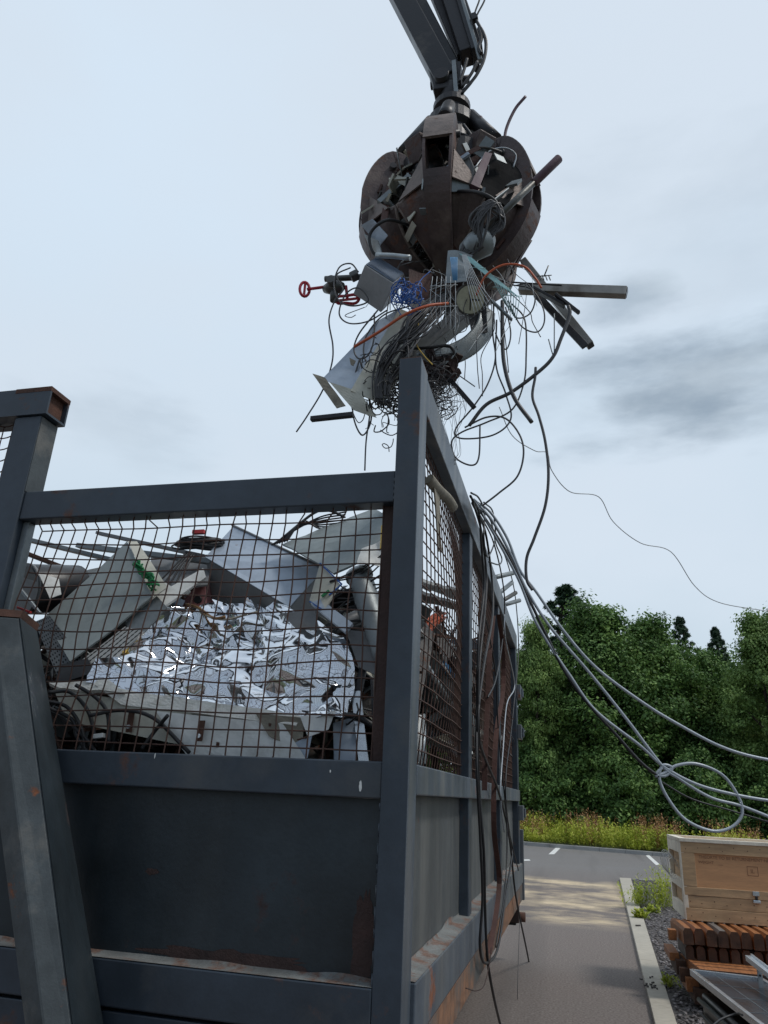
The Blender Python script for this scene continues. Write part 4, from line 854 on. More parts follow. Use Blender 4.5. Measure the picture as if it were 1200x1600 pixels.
# filler pieces: larger scrap through the body of the heap
kinds = [('sheet_offcut', 'bent sheet offcut lying in the body of the heap', 'sheet metal', 'sheet offcuts in the heap'), ('steel_bar', 'steel bar lying in the body of the heap', 'bar', 'bars in the heap'), ('metal_box', 'small metal box lying in the body of the heap', 'box', 'boxes in the heap'), ('scrap_pipe', 'length of pipe lying in the body of the heap', 'pipe', 'pipes in the heap')]
fm = [m_galvd, m_cabd, m_pgreen, m_cream, m_rust, m_tarn, m_cab, m_black, m_white]
for i in range(120):
    x = rs.uniform(-3.0, -.95); y = 3.85 + 5.2 * rs.random() ** 1.2
    if i % 3 == 0: x = rs.uniform(-1.15, -.98); y = rs.uniform(5.6, 9.0)
    z = hgt(x, y) - rs.uniform(0, .35); p = V((x, y, z)); d = V((rs.gauss(0, 1), rs.gauss(0, 1), rs.gauss(0, .45))).normalized(); a = d.orthogonal().normalized(); a = (a + d.cross(a) * rs.uniform(-1, 1)).normalized(); b = d.cross(a)
    if x > -1.2: d.x *= .2; d.normalize()
    k = i % 4; nm, lab, ct, gp = kinds[k]; m = rs.choice(fm); l = rs.uniform(.15, .38)
    if k == 0: panel(nm, lab, ct, [p - d * l - a * l * .5, p + d * l - a * l * .6, p + d * l * .8 + a * l * .5, p - d * l + a * l * .55], m, .006, .05, group=gp)
    elif k == 1: tag(MB().beam(p - d * l * 1.3, p + d * l * 1.3, rs.uniform(.03, .07), rs.uniform(.01, .05), a).build(nm, m, bevel=.002), lab, ct, gp)
    elif k == 2: tag(MB().beam(p - d * l * .6, p + d * l * .6, l * .7, l * .5, a).build(nm, m, bevel=.004), lab, ct, gp)
    else: tag(MB().tube([p - d * l * 1.3, p + d * l * 1.3], rs.uniform(.02, .05), 12).build(nm, m), lab, ct, gp)
# ================================================================ CRANE AND GRAB
YG = 4.6
def G(u, v, dy=0.0): return onY(u, v, YG + dy)
def GP(*a): return [G(*p) for p in a]
GC = G(703, 337); GC = V(GC)
T2 = thing('scrap_grab', 'brown worn five tine orange peel grab clamped full of scrap', 'grab', GC)
camaz = math.atan2(-GC.y, -GC.x)
def arc(t):     # profile of a tine (r, z)
    P = [(.38, .40), (.49, .44), (.60, .30), (.665, .08), (.67, -.16), (.60, -.38), (.44, -.57), (.25, -.68), (.06, -.74)]
    f = t * 8; i = min(7, int(f)); f -= i; g0, g1 = P[max(0, i - 1)], P[min(8, i + 2)]; a, b = P[i], P[i + 1]
    return tuple(0.5 * ((2 * b0) + (c_ - a0) * f + (2 * a0 - 5 * b0 + 4 * c_ - d0) * f * f + (3 * b0 - a0 - 3 * c_ + d0) * f ** 3) for a0, b0, c_, d0 in zip(g0, a, b, g1))
def tine(az, lab=None):
    e = V((math.cos(az), math.sin(az), 0)); l = V((-math.sin(az), math.cos(az), 0)); Z = V((0, 0, 1))
    def pt(t, dr, s):
        r_, z_ = arc(t); t2 = arc(min(1, t + .01)); t1 = arc(max(0, t - .01)); tg = V((t2[0] - t1[0], t2[1] - t1[1])).normalized(); n = V((-tg.y, tg.x))
        if n.dot(V((r_, z_))) < 0: n = -n
        return GC + e * (r_ + n.x * dr) + Z * (z_ + n.y * dr) + l * s
    def hw(t): return .108 - .05 * max(0, t - .45) / .55
    N = 34; body = MB()
    for sd in (-1, 1):          # two cheeks
        for i in range(N):
            t0, t1 = i / N, (i + 1) / N; dep = lambda t: -.17 + .08 * t
            q = lambda t, o_, w_: pt(t, o_, sd * (hw(t) - w_))
            body.loft([q(t0, .045, 0), q(t0, .045, .02), q(t0, dep(t0), .02), q(t0, dep(t0), 0)], [q(t1, .045, 0), q(t1, .045, .02), q(t1, dep(t1), .02), q(t1, dep(t1), 0)])
    cover = MB()
    for i in range(N):
        t0, t1 = i / N, (i + 1) / N
        if .36 <= t0 < .52: continue     # the open window near the hinge
        A_ = [pt(t0, .052, -hw(t0) + .001), pt(t0, .052, hw(t0) - .001), pt(t0, .03, hw(t0) - .001), pt(t0, .03, -hw(t0) + .001)]
        B_ = [pt(t1, .052, -hw(t1) + .001), pt(t1, .052, hw(t1) - .001), pt(t1, .03, hw(t1) - .001), pt(t1, .03, -hw(t1) + .001)]
        (cover if t0 < .36 else body).loft(A_, B_)
    sp_ = body.build('tine', m_grab, T2); cover.build('scraped_top', m_grabl, sp_)
    MB().cyl(pt(.2, -.09, -.135), pt(.2, -.09, .135), .028, 14).build('hinge_pin', m_black, sp_)
    # shell plates
    def wdt(t): return .10 + (.33 - .10) * ((t - .50) / .11) if t < .61 else max(.03, .33 * (1 - (t - .61) / .40) ** 1.12)
    for sd in (-1, 1):
        mb = MB(); ts = [.50 + .48 * i / 22 for i in range(23)]
        for t in ts:
            for j in range(5):
                f = j / 4; ww = hw(t) + (max(0, wdt(t) - hw(t))) * f; dr = -.055 - .55 * ww * f * .62
                mb.v.append(tuple(pt(t, dr, sd * ww)))
        for i in range(22):
            for j in range(4): k = i * 5 + j; mb.f.append((k, k + 5, k + 6, k + 1)); mb.sm.append(False)
        sh = mb.build('shell_plate', m_grab, T2, solid=.018)
        rib = MB(); rib.tube([pt(t, -.055 - .55 * max(hw(t), wdt(t)) * .62, sd * max(hw(t), wdt(t))) for t in ts], .014, 6); rib.build('edge_bead', m_grabl, sh)
        top = MB(); k0 = pt(.42, -.03, sd * hw(.42)); k1 = pt(.60, -.12, sd * .31); k3 = pt(.56, -.0, sd * hw(.56)); top.hexa([k0, k1, k3], (k3 - k0).cross(k1 - k0).normalized() * .012); top.build('gusset', m_grabl, sh)
    # tine cylinder from the head
    a = GC + e * .17 + Z * .98; b = pt(.16, -.02, 0); MB().cyl(a, a.lerp(b, .66), .062, 16).build('cylinder', m_black, T2); MB().cyl(a.lerp(b, .6), b, .028, 12).build('cylinder_rod', m_chrome, T2)
for k in range(5): tine(camaz - R(8) + k * 2 * math.pi / 5)
hd = MB(); Zv = V((0, 0, 1))
prof = [(.12, .0), (.40, .12), (.42, .40), (.30, .50), (.20, .56), (.17, .84), (.21, .88), (.21, .98), (.13, 1.02), (.13, 1.10), (.16, 1.12), (.16, 1.18), (.10, 1.22)]
hd.tube([GC + Zv * z for r_, z in prof], [r_ for r_, z in prof], 26, smooth=False); hd.build('head', m_black, T2)
for k in range(5):
    g = camaz + .6 + k * 1.2566; e = V((math.cos(g), math.sin(g), 0)); MB().beam(GC + e * .30 + Zv * .40, GC + e * .46 + Zv * .32, .16, .2).build('lug', m_grab, T2, bevel=.008)
p = GC + Zv * 1.21
MB().cyl(p, p + Zv * .18, .105, 18).build('rotator', m_black, T2, bevel=.01); MB().box((p.x - .15, p.y - .10, p.z + .10), (p.x + .10, p.y + .10, p.z + .16)).build('rotator_flange', m_black, T2, bevel=.01)
MB().cyl((p.x - .19, p.y, p.z + .27), (p.x + .15, p.y, p.z + .27), .035, 14).build('link_pin', m_black, T2)
for s_ in (-1, 1): MB().beam((p.x + s_ * .065, p.y, p.z + .16), (p.x + s_ * .065, p.y, p.z + .44), .03, .11, (0, 1, 0)).build('link_plate', m_black, T2, bevel=.005)
for pts, r_ in ((((716, 208), (732, 214), (742, 232), (730, 240), (716, 232)), .012), (((690, 205), (700, 222), (722, 232), (740, 236)), .009), (((724, 195), (737, 214), (735, 228)), .014)):
    MB().tube(spline([G(u, v, -.25) for u, v in pts], 6), r_, 7).build('hose', m_rubber, T2)
# boom
T3 = thing('loader_crane', 'dark hydraulic crane boom with cylinder and hoses reaching down from the top edge', 'crane', G(690, 118))
def far(u, v, u2, v2, k, dy=0.0):
    a, b = G(u, v, dy), G(u2, v2, dy); return a, a + (b - a) * k
DY = .25
def bar(n, u, v, u2, v2, w_, h_, m, dy=0.0, k=3.2, bev=.01):
    a, b = far(u, v, u2, v2, k, dy); return MB().beam(a, b, w_, h_, (0, 1, 0)).build(n, m, T3, bevel=bev)
bar('main_boom', 697, 128, 629, 0, .19, .16, m_boom, -.02)
bar('boom_side_rail', 688, 100, 632, 0, .22, .05, m_boom, .13)
bar('inner_boom', 716, 118, 655, 0, .09, .14, m_boom, .12)
bar('boom_extension', 724, 92, 684, 0, .10, .12, m_black, .1)
bar('cylinder_barrel', 738, 88, 708, 0, .20, .18, m_black, .02)
bar('cylinder_cap', 744, 94, 715, 0, .055, .24, m_boom, .02)
bar('side_tube', 751, 96, 722, 0, .035, .05, m_galvd, -.08)
tip = G(693, 130); MB().beam(G(688, 108, 0), G(698, 142, 0), .22, .16, (0, 1, 0)).build('boom_head', m_black, T3, bevel=.03)
MB().cyl(tip + V((0, -.13, -.03)), tip + V((0, .13, -.03)), .065, 18).build('boom_pin', m_black, T3)
MB().beam(G(714, 100, .05), G(716, 150, .05), .05, .05, (0, 1, 0)).build('link_arm', m_black, T3, bevel=.008)
MB().beam(G(709, 96, -.1), G(713, 148, -.1), .035, .03, (0, 1, 0)).build('link_rod', m_galvd, T3)
for pts, r_ in ((((738, 22), (752, 46), (759, 66), (756, 92), (744, 118), (724, 142)), .014), (((740, 26), (756, 52), (760, 72), (754, 100), (737, 128), (722, 146)), .012), (((730, 92), (724, 112), (718, 128)), .014), (((746, 96), (736, 116), (722, 136)), .014), (((742, 30), (748, 18), (758, -2), (764, -30)), .008), (((740, 26), (744, 14), (750, -4), (752, -30)), .008), (((748, 44), (752, 60), (748, 74), (752, 84)), .016)):
    MB().tube(spline([G(u, v, -.12) for u, v in pts], 7), r_, 7).build('hose', m_rubber, T3)
MB().beam(G(739, 24, -.12), G(743, 32, -.12), .05, .05).build('hose_clamp', m_black, T3)
# ---- load held in the grab
mb = MB(); r = random.Random(3)
for i in range(420):      # dense inner load between the tines
    d = V((r.gauss(0, 1), r.gauss(0, 1), r.gauss(0, 1))).normalized(); c0 = GC + d * r.uniform(.12, .53) + V((0, 0, -.08)); q = V((r.gauss(0, 1), r.gauss(0, 1), r.gauss(0, 1))).normalized()
    if i % 2: mb.beam(c0 - q * r.uniform(.04, .15), c0 + q * r.uniform(.04, .15), r.uniform(.01, .13), r.uniform(.004, .03), d)
    else:
        a = q.orthogonal().normalized(); b = q.cross(a); rr = r.uniform(.03, .12); mb.tube([c0 + (a * math.cos(t * .5) + b * math.sin(t * .5)) * rr + q * .01 * t for t in range(12)], r.uniform(.004, .012), 5)
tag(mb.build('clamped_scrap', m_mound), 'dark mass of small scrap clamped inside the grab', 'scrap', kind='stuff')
def GT(name, label, cat, pts, r_, m, k=8, n=7, dy=0.0, flat=1.0):
    return tag(MB().tube(spline([G(*(p if len(p) == 3 else (*p, dy))) for p in pts], k), r_, n, flat=flat).build(name, m), label, cat)
def GB(name, label, cat, a, b, w_, h_, m, bev=.003, up=(0, 0, 1)): return tag(MB().beam(G(*a), G(*b), w_, h_, up).build(name, m, bevel=bev), label, cat)
for nm_, m_, lab_, n_, sd_ in (('grey_fragments', m_galvd, 'grey sheet fragments jammed between the tines', 95, 4), ('pale_fragments', m_cream, 'cream and pale fragments jammed between the tines', 40, 6), ('brown_fragments', m_rustb, 'red brown fragments jammed between the tines', 40, 7)):
    mb = MB(); r = random.Random(sd_)
    for i in range(n_):
        d = V((r.gauss(0, 1), r.gauss(0, 1), r.gauss(-.4, .8))).normalized(); c0 = GC + d * r.uniform(.50, .65) + V((0, 0, -.08)); q = V((r.gauss(0, 1), r.gauss(0, 1), r.gauss(0, 1))).normalized(); l = r.uniform(.03, .13)
        mb.beam(c0 - q * l, c0 + q * l, r.uniform(.01, .10), r.uniform(.004, .02), d)
    tag(mb.build(nm_, m_), lab_, 'scrap', kind='stuff')
for nm_, m_, lab_, n_, r0 in (('thin_strands', m_teal, 'pale blue green strands crossing under the grab', 16, .0018), ('dark_strands', m_gcable, 'thin dark strands looping out from under the grab', 26, .0028), ('white_strands', m_wwire, 'thin whitish strands hanging below the grab', 20, .0016)):
    q = MB(); r = random.Random(len(nm_))
    for k in range(n_):
        u, v = r.uniform(620, 800), r.uniform(400, 470); P_ = [(u, v, r.uniform(-.6, -.2))]; du, dv = r.uniform(-22, 22), r.uniform(4, 26)
        for j in range(r.randint(3, 6)): u += du + r.uniform(-12, 12); v += dv + r.uniform(-14, 10); du = du * .6 + r.uniform(-9, 9); dv += r.uniform(-2, 9); P_.append((u, v, r.uniform(-.65, -.2)))
        q.tube(spline([G(*p) for p in P_], 6), r0 * r.uniform(.8, 1.5), 5)
    tag(q.build(nm_, m_), lab_, 'wires', kind='stuff')
GB('steel_angle', 'grey steel angle wedged across the left gap of the grab', 'angle', (592, 318, -.40), (640, 276, -.35), .05, .04, m_galvd)
GB('flat_bar', 'dark flat bar rising from the left gap of the grab', 'bar', (600, 345, -.5), (612, 272, -.2), .05, .015, m_rustb)
GB('tin_plate', 'pale tin edge caught in the right gap beside the front tine', 'sheet metal', (752, 330, -.62), (790, 300, -.5), .09, .01, m_galvd)
GT('cable_bend', 'thick black cable bending out between the right hand tines', 'cable', ((700, 300, -.5), (745, 300, -.68), (776, 318, -.66), (770, 352, -.62), (742, 372, -.6)), .013, m_rubber)
GT('cable_bend', 'black cable bending out of the left gap above the enclosure', 'cable', ((640, 352, -.4), (604, 344, -.58), (578, 366, -.58), (584, 396, -.55), (610, 404, -.5)), .012, m_rubber)
panel('torn_sheet', 'torn grey sheet folded between the front tine and the gauge', 'sheet metal', GP((700, 398, -.62), (738, 402, -.6), (728, 446, -.66), (696, 438, -.66)), m_galvd, .005, .05)
panel('torn_sheet', 'torn brown sheet hanging left of the tine tips', 'sheet metal', GP((640, 426, -.55), (676, 428, -.55), (668, 470, -.6), (640, 462, -.6)), m_rustb, .005, .05)
# perforated enclosure
t = thing('control_box', 'grey metal enclosure with blue grey perforated top hanging left below the grab', 'enclosure', G(595, 440, -.45))
A0_ = G(570, 414, -.72); e1 = G(615, 443, -.74) - A0_; e2 = G(552, 459, -.55) - A0_; e3 = G(589, 401, -.48) - A0_
MB().hexa([A0_, A0_ + e1, A0_ + e1 + e2, A0_ + e2], e3).build('casing', m_box, t, bevel=.004)
nn3 = e1.cross(e3).normalized(); nn3 = nn3 if nn3.dot(CAM - A0_) > 0 else -nn3; c0_ = A0_ + nn3 * .006
pq, uv = sheet([c0_ + e1 * .02 + e3 * .04, c0_ + e1 * .98 + e3 * .04, c0_ + e1 * .98 + e3 * .95, c0_ + e1 * .02 + e3 * .95], 2, 2, 0); pq.build('perforated_top', m_perfb, t, uvs=uv, solid=.003)
GT('capped_rod', 'pale grey round rod lying over the perforated enclosure', 'rod', ((588, 399, -.70), (615, 400, -.72), (641, 403, -.74)), .019, m_galv, 3, 14)
panel('bracket_plate', 'crumpled pale blue bracket caught on the left of the grab', 'bracket', GP((564, 352, -.45), (580, 342, -.5), (602, 368, -.5), (590, 386, -.4)), m_cab, .006, .03)
panel('bracket_plate', 'dull tin box lid below the pale blue bracket', 'lid', GP((566, 366, -.46), (590, 376, -.5), (598, 396, -.5), (578, 394, -.4)), m_galvd, .008, .02)
t = box6('tin_box', 'small pale box sticking out at the top right of the front tine', 'box', GP((691, 268, -.55), (732, 240, -.58), (741, 262, -.58), (738, 284, -.56), (722, 288, -.55)), (.02, .16, .04), m_cabd)
MB().beam(G(690, 269, -.57), G(733, 240, -.60), .022, .03).build('pale_lip', m_cab, t, bevel=.002)
panel('plum_beam', 'plum painted channel leaning between the tines at the top right', 'channel', GP((757, 240, -.52), (768, 243, -.5), (748, 296, -.6), (735, 290, -.62)), m_plum, .03, .004)
panel('black_casing', 'big black casing wedged between the right hand tines', 'casing', GP((768, 243, -.30), (816, 272, -.2), (788, 330, -.35), (745, 305, -.48)), m_matte, .08, .015)
GB('black_block', 'small black block standing on top of the load at the right', 'block', (772, 243, -.1), (786, 240, -.1), .10, .07, m_black)
t = thing('tool_handle', 'long pole with dark plum grip sticking out to the upper right', 'pole', G(785, 335, -.5))
MB().tube([G(760, 356, -.62), G(838, 282, -.62)], .022, 12).build('shaft', m_tarn, t); MB().tube([G(834, 286, -.62), G(874, 247, -.62)], [.031, .031], 12).build('grip', m_plum, t, bevel=.006)
GT('dark_rod', 'short dark rounded rod pointing straight up from the load', 'rod', ((750, 184, -.1), (754, 205, -.1), (759, 240, -.1)), .022, m_plum, 3, 10)
GT('curved_hose', 'curved dark hose end rising above the load at the upper right', 'hose', ((821, 151, -.2), (804, 172, -.2), (790, 205, -.2), (790, 232, -.2), (797, 262, -.2)), .0125, m_plum)
GT('grey_cable', 'thin grey cable looping over the top right of the load', 'cable', ((742, 262, -.5), (762, 238, -.4), (788, 231, -.35), (806, 242, -.3), (802, 262, -.3)), .006, m_lcable)
q = MB()
for k in range(22):
    o_ = [(748 + rs.uniform(-8, 8), 372 + k, -.62), (735 + rs.uniform(-4, 10) + k, 345 + rs.uniform(-8, 8), -.68), (758 + rs.uniform(-5, 14), 318 + rs.uniform(-5, 12), -.7), (782 + rs.uniform(-8, 3), 325 + rs.uniform(-5, 15), -.66), (780 + rs.uniform(-20, 5), 352 + rs.uniform(-5, 10), -.62), (735 + rs.uniform(-10, 5), 385 + rs.uniform(-10, 12), -.6), (714 + rs.uniform(-8, 8), 412 + rs.uniform(-8, 8), -.58)]
    q.tube(spline([G(*a) for a in o_], 6), rs.uniform(.005, .009), 5)
tag(q.build('cable_knot', m_gcable), 'thick knot of dark grey cables beside the front tine', 'cables')
t = thing('floodlight', 'round grey lamp housing half hidden under the cable knot', 'lamp housing', G(748, 385, -.5)); MB().tube([G(724, 392, -.52), G(740, 386, -.56), G(756, 378, -.56), G(762, 375, -.52)], [.05, .095, .10, .06], 20).build('shell', m_galvd, t)
t = thing('pressure_gauge', 'round cream faced gauge hanging under the right of the grab', 'gauge', G(735, 468, -.5))
gc = G(735, 468, -.56); gd = (CAM - gc).normalized(); MB().cyl(gc, gc + gd * .05, .105, 30).build('case', m_tarn, t, bevel=.004); MB().cyl(gc + gd * .052, gc + gd * .056, .090, 30).build('dial', m_gauge, t)
ga = gd.orthogonal().normalized(); gb2 = gd.cross(ga)
for a_, l_ in ((.6, .07), (2.1, .06), (3.9, .05)): MB().beam(gc + gd * .058, gc + gd * .058 + (ga * math.cos(a_) + gb2 * math.sin(a_)) * l_, .008, .003, gd).build('needle', m_black, t)
# valve assembly, left
t = thing('valve_assembly', 'pipe valves with red hand wheels sticking out to the left', 'valves', G(520, 445, -.3))
MB().tube([G(508, 436, -.45), G(548, 434, -.45), G(575, 432, -.4)], .022, 12).build('pipe', m_tarn, t); MB().tube([G(522, 449, -.47), G(522, 470, -.47)], [.03, .03], 12).build('stub', m_tarn, t)
MB().tube([G(508, 452, -.45), G(516, 450, -.47), G(530, 448, -.47), G(536, 448, -.45)], [.03, .048, .048, .03], 14).build('valve_body', m_tarn, t); MB().cyl(G(522, 448, -.47), G(522, 448, -.47) + V((.0, -.09, 0)), .032, 14).build('flange', m_tarn, t); MB().beam(G(548, 434, -.5), G(560, 428, -.5), .07, .05).build('coupling', m_tarn, t, bevel=.01)
q = MB(); q.tube([G(480, 452, -.47), G(510, 448, -.47)], .011, 8); hc = G(476, 452, -.47)
q.tube([hc + V((math.cos(a * .4) * .03, math.cos(a * .4) * .02, math.sin(a * .4) * .062)) for a in range(17)], .011, 7); q.beam(hc + V((0, 0, -.06)), hc + V((0, 0, .06)), .014, .014); q.build('hand_wheel', m_red, t)
q = MB(); hc = G(543, 468, -.45); q.tube([hc + V((math.cos(a * .3) * .085, math.sin(a * .3) * .05, .008 * math.cos(a))) for a in range(22)], .011, 7); q.beam(hc + V((-.08, 0, 0)), hc + V((.08, 0, 0)), .016, .012); q.tube([hc, hc + V((-.02, 0, .12))], .011, 7); q.build('hand_wheel', m_red, t)
for k, (lab, P_) in enumerate((('thin dark wire looping around the valves', ((560, 425), (548, 412), (530, 418), (522, 445), (530, 470), (552, 478), (575, 470), (560, 450), (540, 460), (530, 490), (545, 505), (575, 502), (606, 484))),
      ('thin wire hanging left of the valves down to the long loose end', ((548, 418), (526, 430), (536, 452), (524, 468), (514, 500), (520, 540), (518, 570), (504, 610), (480, 650), (463, 675))),
      ('dark wire hanging in a narrow loop beside the grey duct', ((590, 485), (562, 520), (553, 545), (560, 560), (575, 555), (584, 530), (585, 490))),
      ('long dark wire looping down in front of the duct', ((640, 478), (600, 492), (575, 520), (568, 545), (572, 565), (582, 575))),
      ('dark wire pair hanging below the duct in a long loop', ((562, 560), (552, 600), (552, 650), (566, 680), (580, 655), (575, 610), (562, 562))),
      ('wire hanging from the duct down to the front rail', ((572, 600), (578, 640), (572, 690), (570, 735))),
      ('fine wire curl left of the duct mouth', ((570, 480), (540, 492), (548, 496), (556, 492))))):
    GT('thin_wire', lab, 'wire', P_, .0055 if k < 6 else .003, m_gcable, 9, 6, -.62)
# long white duct
t = thing('cable_duct', 'long pale grey folded duct hanging down to the left, torn at its mouth', 'duct', G(580, 560, -.4))
qa, qb, qc, qd = G(604, 486, -.38), G(652, 500, -.5), G(588, 636, -.72), G(505, 590, -.62)
MB().hexa([G(592, 500, -.40), G(624, 482, -.48), G(548, 614, -.70), G(503, 592, -.66)], (.02, .10, .05)).build('pale_side', m_cab, t, bevel=.003)
panel('front_side', '', '', [G(624, 482, -.485), G(668, 498, -.45), G(600, 632, -.66), G(548, 612, -.705)], m_cream, .008, .008, parent=t)
panel('torn_flap', '', '', GP((488, 583, -.67), (508, 590, -.67), (540, 634, -.7), (526, 638, -.7)), m_tan, .006, .02, parent=t)
panel('torn_flap', '', '', GP((514, 596, -.7), (562, 612, -.71), (588, 652, -.7), (552, 640, -.7)), m_cream, .006, .03, parent=t)
panel('tab', '', '', GP((546, 559, -.66), (556, 564, -.66), (552, 572, -.66), (548, 570, -.66)), m_tan, .004, .0, parent=t)
GB('black_bar', 'short black bar sticking out left below the duct mouth', 'bar', (486, 655, -.7), (552, 648, -.72), .035, .03, m_black)
GT('orange_conduit', 'long orange conduit curving up across the pale duct', 'conduit', ((553, 542, -.82), (590, 520, -.84), (632, 492, -.84), (668, 478, -.8), (700, 474, -.7)), .0095, m_orange)
GT('orange_hose', 'orange red hose arching at the right under the grab', 'hose', ((744, 462, -.66), (758, 432, -.68), (786, 414, -.68), (818, 416, -.66), (836, 434, -.64), (846, 450, -.62)), .007, m_orange)
q = MB()
for k in range(26): cc = G(635 + rs.gauss(0, 9), 462 + rs.gauss(0, 10), -.78 + rs.gauss(0, .03)); rr = rs.uniform(.03, .08); ax = V((rs.gauss(0, 1), rs.gauss(0, 1) * 1.5, rs.gauss(0, 1))).normalized(); a = ax.orthogonal().normalized(); b = ax.cross(a); q.tube([cc + (a * math.cos(t * .6) + b * math.sin(t * .6)) * rr * (1 + .2 * math.sin(t + k)) for t in range(10)], .0036, 5)
q.tube(spline(GP((640, 475, -.78), (656, 440, -.7), (672, 424, -.66)), 5), .004, 5); tag(q.build('blue_wires', m_blue), 'tangled clump of blue wires right of the enclosure', 'wires')
# big dark round duct behind and cable hank
GB('dark_channel', 'broad dark steel channel running down behind the cable hank', 'channel', (610, 585, -.3), (745, 478, -.15), .16, .10, m_cabd, .006)
q = MB()
for k in range(44):
    a1 = rs.uniform(-16, 16); a2 = rs.uniform(-20, 20); q.tube(spline(GP((690 + a1 * .8, 470 + rs.uniform(-12, 14), -.6), (650 + a1, 510 + a1 * .8, -.72 + rs.uniform(-.05, .05)), (620 + a2, 550 + a2 * .6, -.74 + rs.uniform(-.06, .06)), (598 + a2 * .8, 590 + rs.uniform(-8, 8), -.72), (596 + a2 * .7, 625 + rs.uniform(-10, 12), -.7)), 5), rs.uniform(.0035, .0075), 5)
tag(q.build('cable_hank', m_gcable), 'thick hank of dark cables sweeping down beside the pale duct', 'cables')
q = MB()
for k in range(150):
    cc = G(rs.gauss(610, 17), rs.gauss(602, 28), -.60 + rs.gauss(0, .08)); ax = V((rs.gauss(0, 1), rs.gauss(0, 1), rs.gauss(0, 1))).normalized(); a = ax.orthogonal().normalized(); b = ax.cross(a); rr = rs.uniform(.015, .06)
    q.tube(spline([cc + (a * math.cos(t * .9) + b * math.sin(t * .9)) * rr * (1 + .3 * math.sin(t * 1.3 + k)) + ax * .016 * t for t in range(int(rs.uniform(5, 10)))], 3), rs.uniform(.0018, .0048), 5)
tag(q.build('wire_tangle', m_rubber), 'dense black tangle of wiring left of the corner post top', 'wires')
q = MB()
for k in range(120):
    cc = G(668 + abs(rs.gauss(0, 16)) + (k % 3) * 2, rs.gauss(600, 24), -.5 + rs.gauss(0, .1)); ax = V((rs.gauss(0, 1), rs.gauss(0, 1), rs.gauss(0, 1))).normalized(); a = ax.orthogonal().normalized(); b = ax.cross(a); rr = rs.uniform(.02, .10)
    q.tube([cc + (a * math.cos(t * .5) + b * math.sin(t * .5)) * rr * (1 + .3 * math.sin(t * 1.1 + k)) - V((0, 0, .006 * t)) for t in range(int(rs.uniform(8, 18)))], rs.uniform(.0009, .0022) if k % 5 else .004, 4)
for k in range(16): q.tube(spline(GP((690 + rs.gauss(0, 10), 580, -.5), (690 + rs.gauss(0, 16), 630, -.5), (700 + rs.gauss(0, 12), 690 + rs.gauss(0, 20), -.5), (705 + rs.gauss(0, 10), 720, -.5)), 5), .0014, 4)
tag(q.build('wire_tangle', m_gcable), 'loose tangle of fine wires right of the corner post top', 'wires')
mb = MB()
for k in range(26): c0 = G(rs.gauss(680, 16), rs.gauss(580, 10), -.5); d = V((rs.gauss(0, 1), rs.gauss(0, 1), rs.gauss(0, 1))).normalized(); mb.beam(c0 - d * .06, c0 + d * .06, .05, .02)
tag(mb.build('rusty_clod', m_rustd), 'dark rusty clod of scrap hanging just right of the post top', 'scrap')
GB('black_rod', 'short black bar pointing down right from the fine wire tangle', 'bar', (692, 580, -.5), (741, 637, -.55), .028, .03, m_black)
GB('thin_rod', 'thin grey rod just above the short black bar', 'rod', (705, 578, -.5), (742, 604, -.5), .006, .006, m_tarn, 0)
GT('curved_strip', 'wide grey flat strip curving under the grab towards the post', 'strip', ((762, 482, -.25), (757, 512, -.3), (736, 538, -.36), (706, 554, -.42), (676, 562, -.48), (655, 568, -.5)), .07, m_galvd, 7, 10, 0, .10)
panel('black_flap', 'black flap hanging inside the curve of the grey strip', 'flap', GP((729, 482, -.3), (760, 480, -.3), (762, 520, -.3), (738, 525, -.34)), m_plastic, .008, .02)
GT('black_cable', 'stiff black cable lying along the curved strip', 'cable', ((632, 545, -.6), (672, 543, -.6), (700, 540, -.58), (709, 552, -.55), (690, 556, -.55)), .010, m_rubber)
GT('yellow_wire', 'thin yellow green wire hanging above the post top', 'wire', ((654, 505, -.7), (650, 535, -.7), (662, 555, -.7), (676, 570, -.68)), .004, m_yellow)
# racks of coated wire
q = MB()
for k in range(9): q.tube([G(718 + k * 2.2, 396 + k * .8, -.66), G(772 + k * 5.0, 440 + k * 3.2, -.68), G(790 + k * 2.0, 476 + k * 3.0, -.64)], .0028, 5)
for f in (.25, .5, .75, .95): q.tube([G(718 + 70 * f, 396 + 62 * f + 6, -.67), G(738 + 82 * f, 404 + 62 * f, -.67)], .0026, 5)
tag(q.build('wire_rack', m_teal), 'bent rack of pale teal coated wires under the grab at the right', 'wire rack')
q = MB()
for k in range(7): q.tube(spline(GP((722 + k, 398, -.72), (730 + k * 3, 440, -.72), (742 + k * 5, 492 - k * 3, -.70)), 4), .0022, 5)
for k in range(6): q.tube(spline(GP((676 + k * 7, 432, -.74), (672 + k * 8, 470, -.74), (676 + k * 7, 500 + k * 4, -.72)), 4), .0021, 5)
for v in (447, 480): q.tube(spline(GP((672, v, -.745), (695, v - 1, -.745), (715, v - 2, -.745)), 3), .0021, 5)
tag(q.build('wire_rack', m_wwire), 'thin white wire rack hanging below the tine tips', 'wire rack')
q = MB()
for k in range(6): q.tube([G(704 + k * 2, 402, -.78), G(708 + k * 1.2, 438, -.78)], .0028, 5)
tag(q.build('blue_straws', m_sky), 'small bunch of light blue strips beside the front tine tip', 'strips')
GB('small_wire_brush', 'short grey bracket end hanging among the teal wires', 'bracket', (768, 470, -.64), (800, 500, -.62), .03, .012, m_galvd)
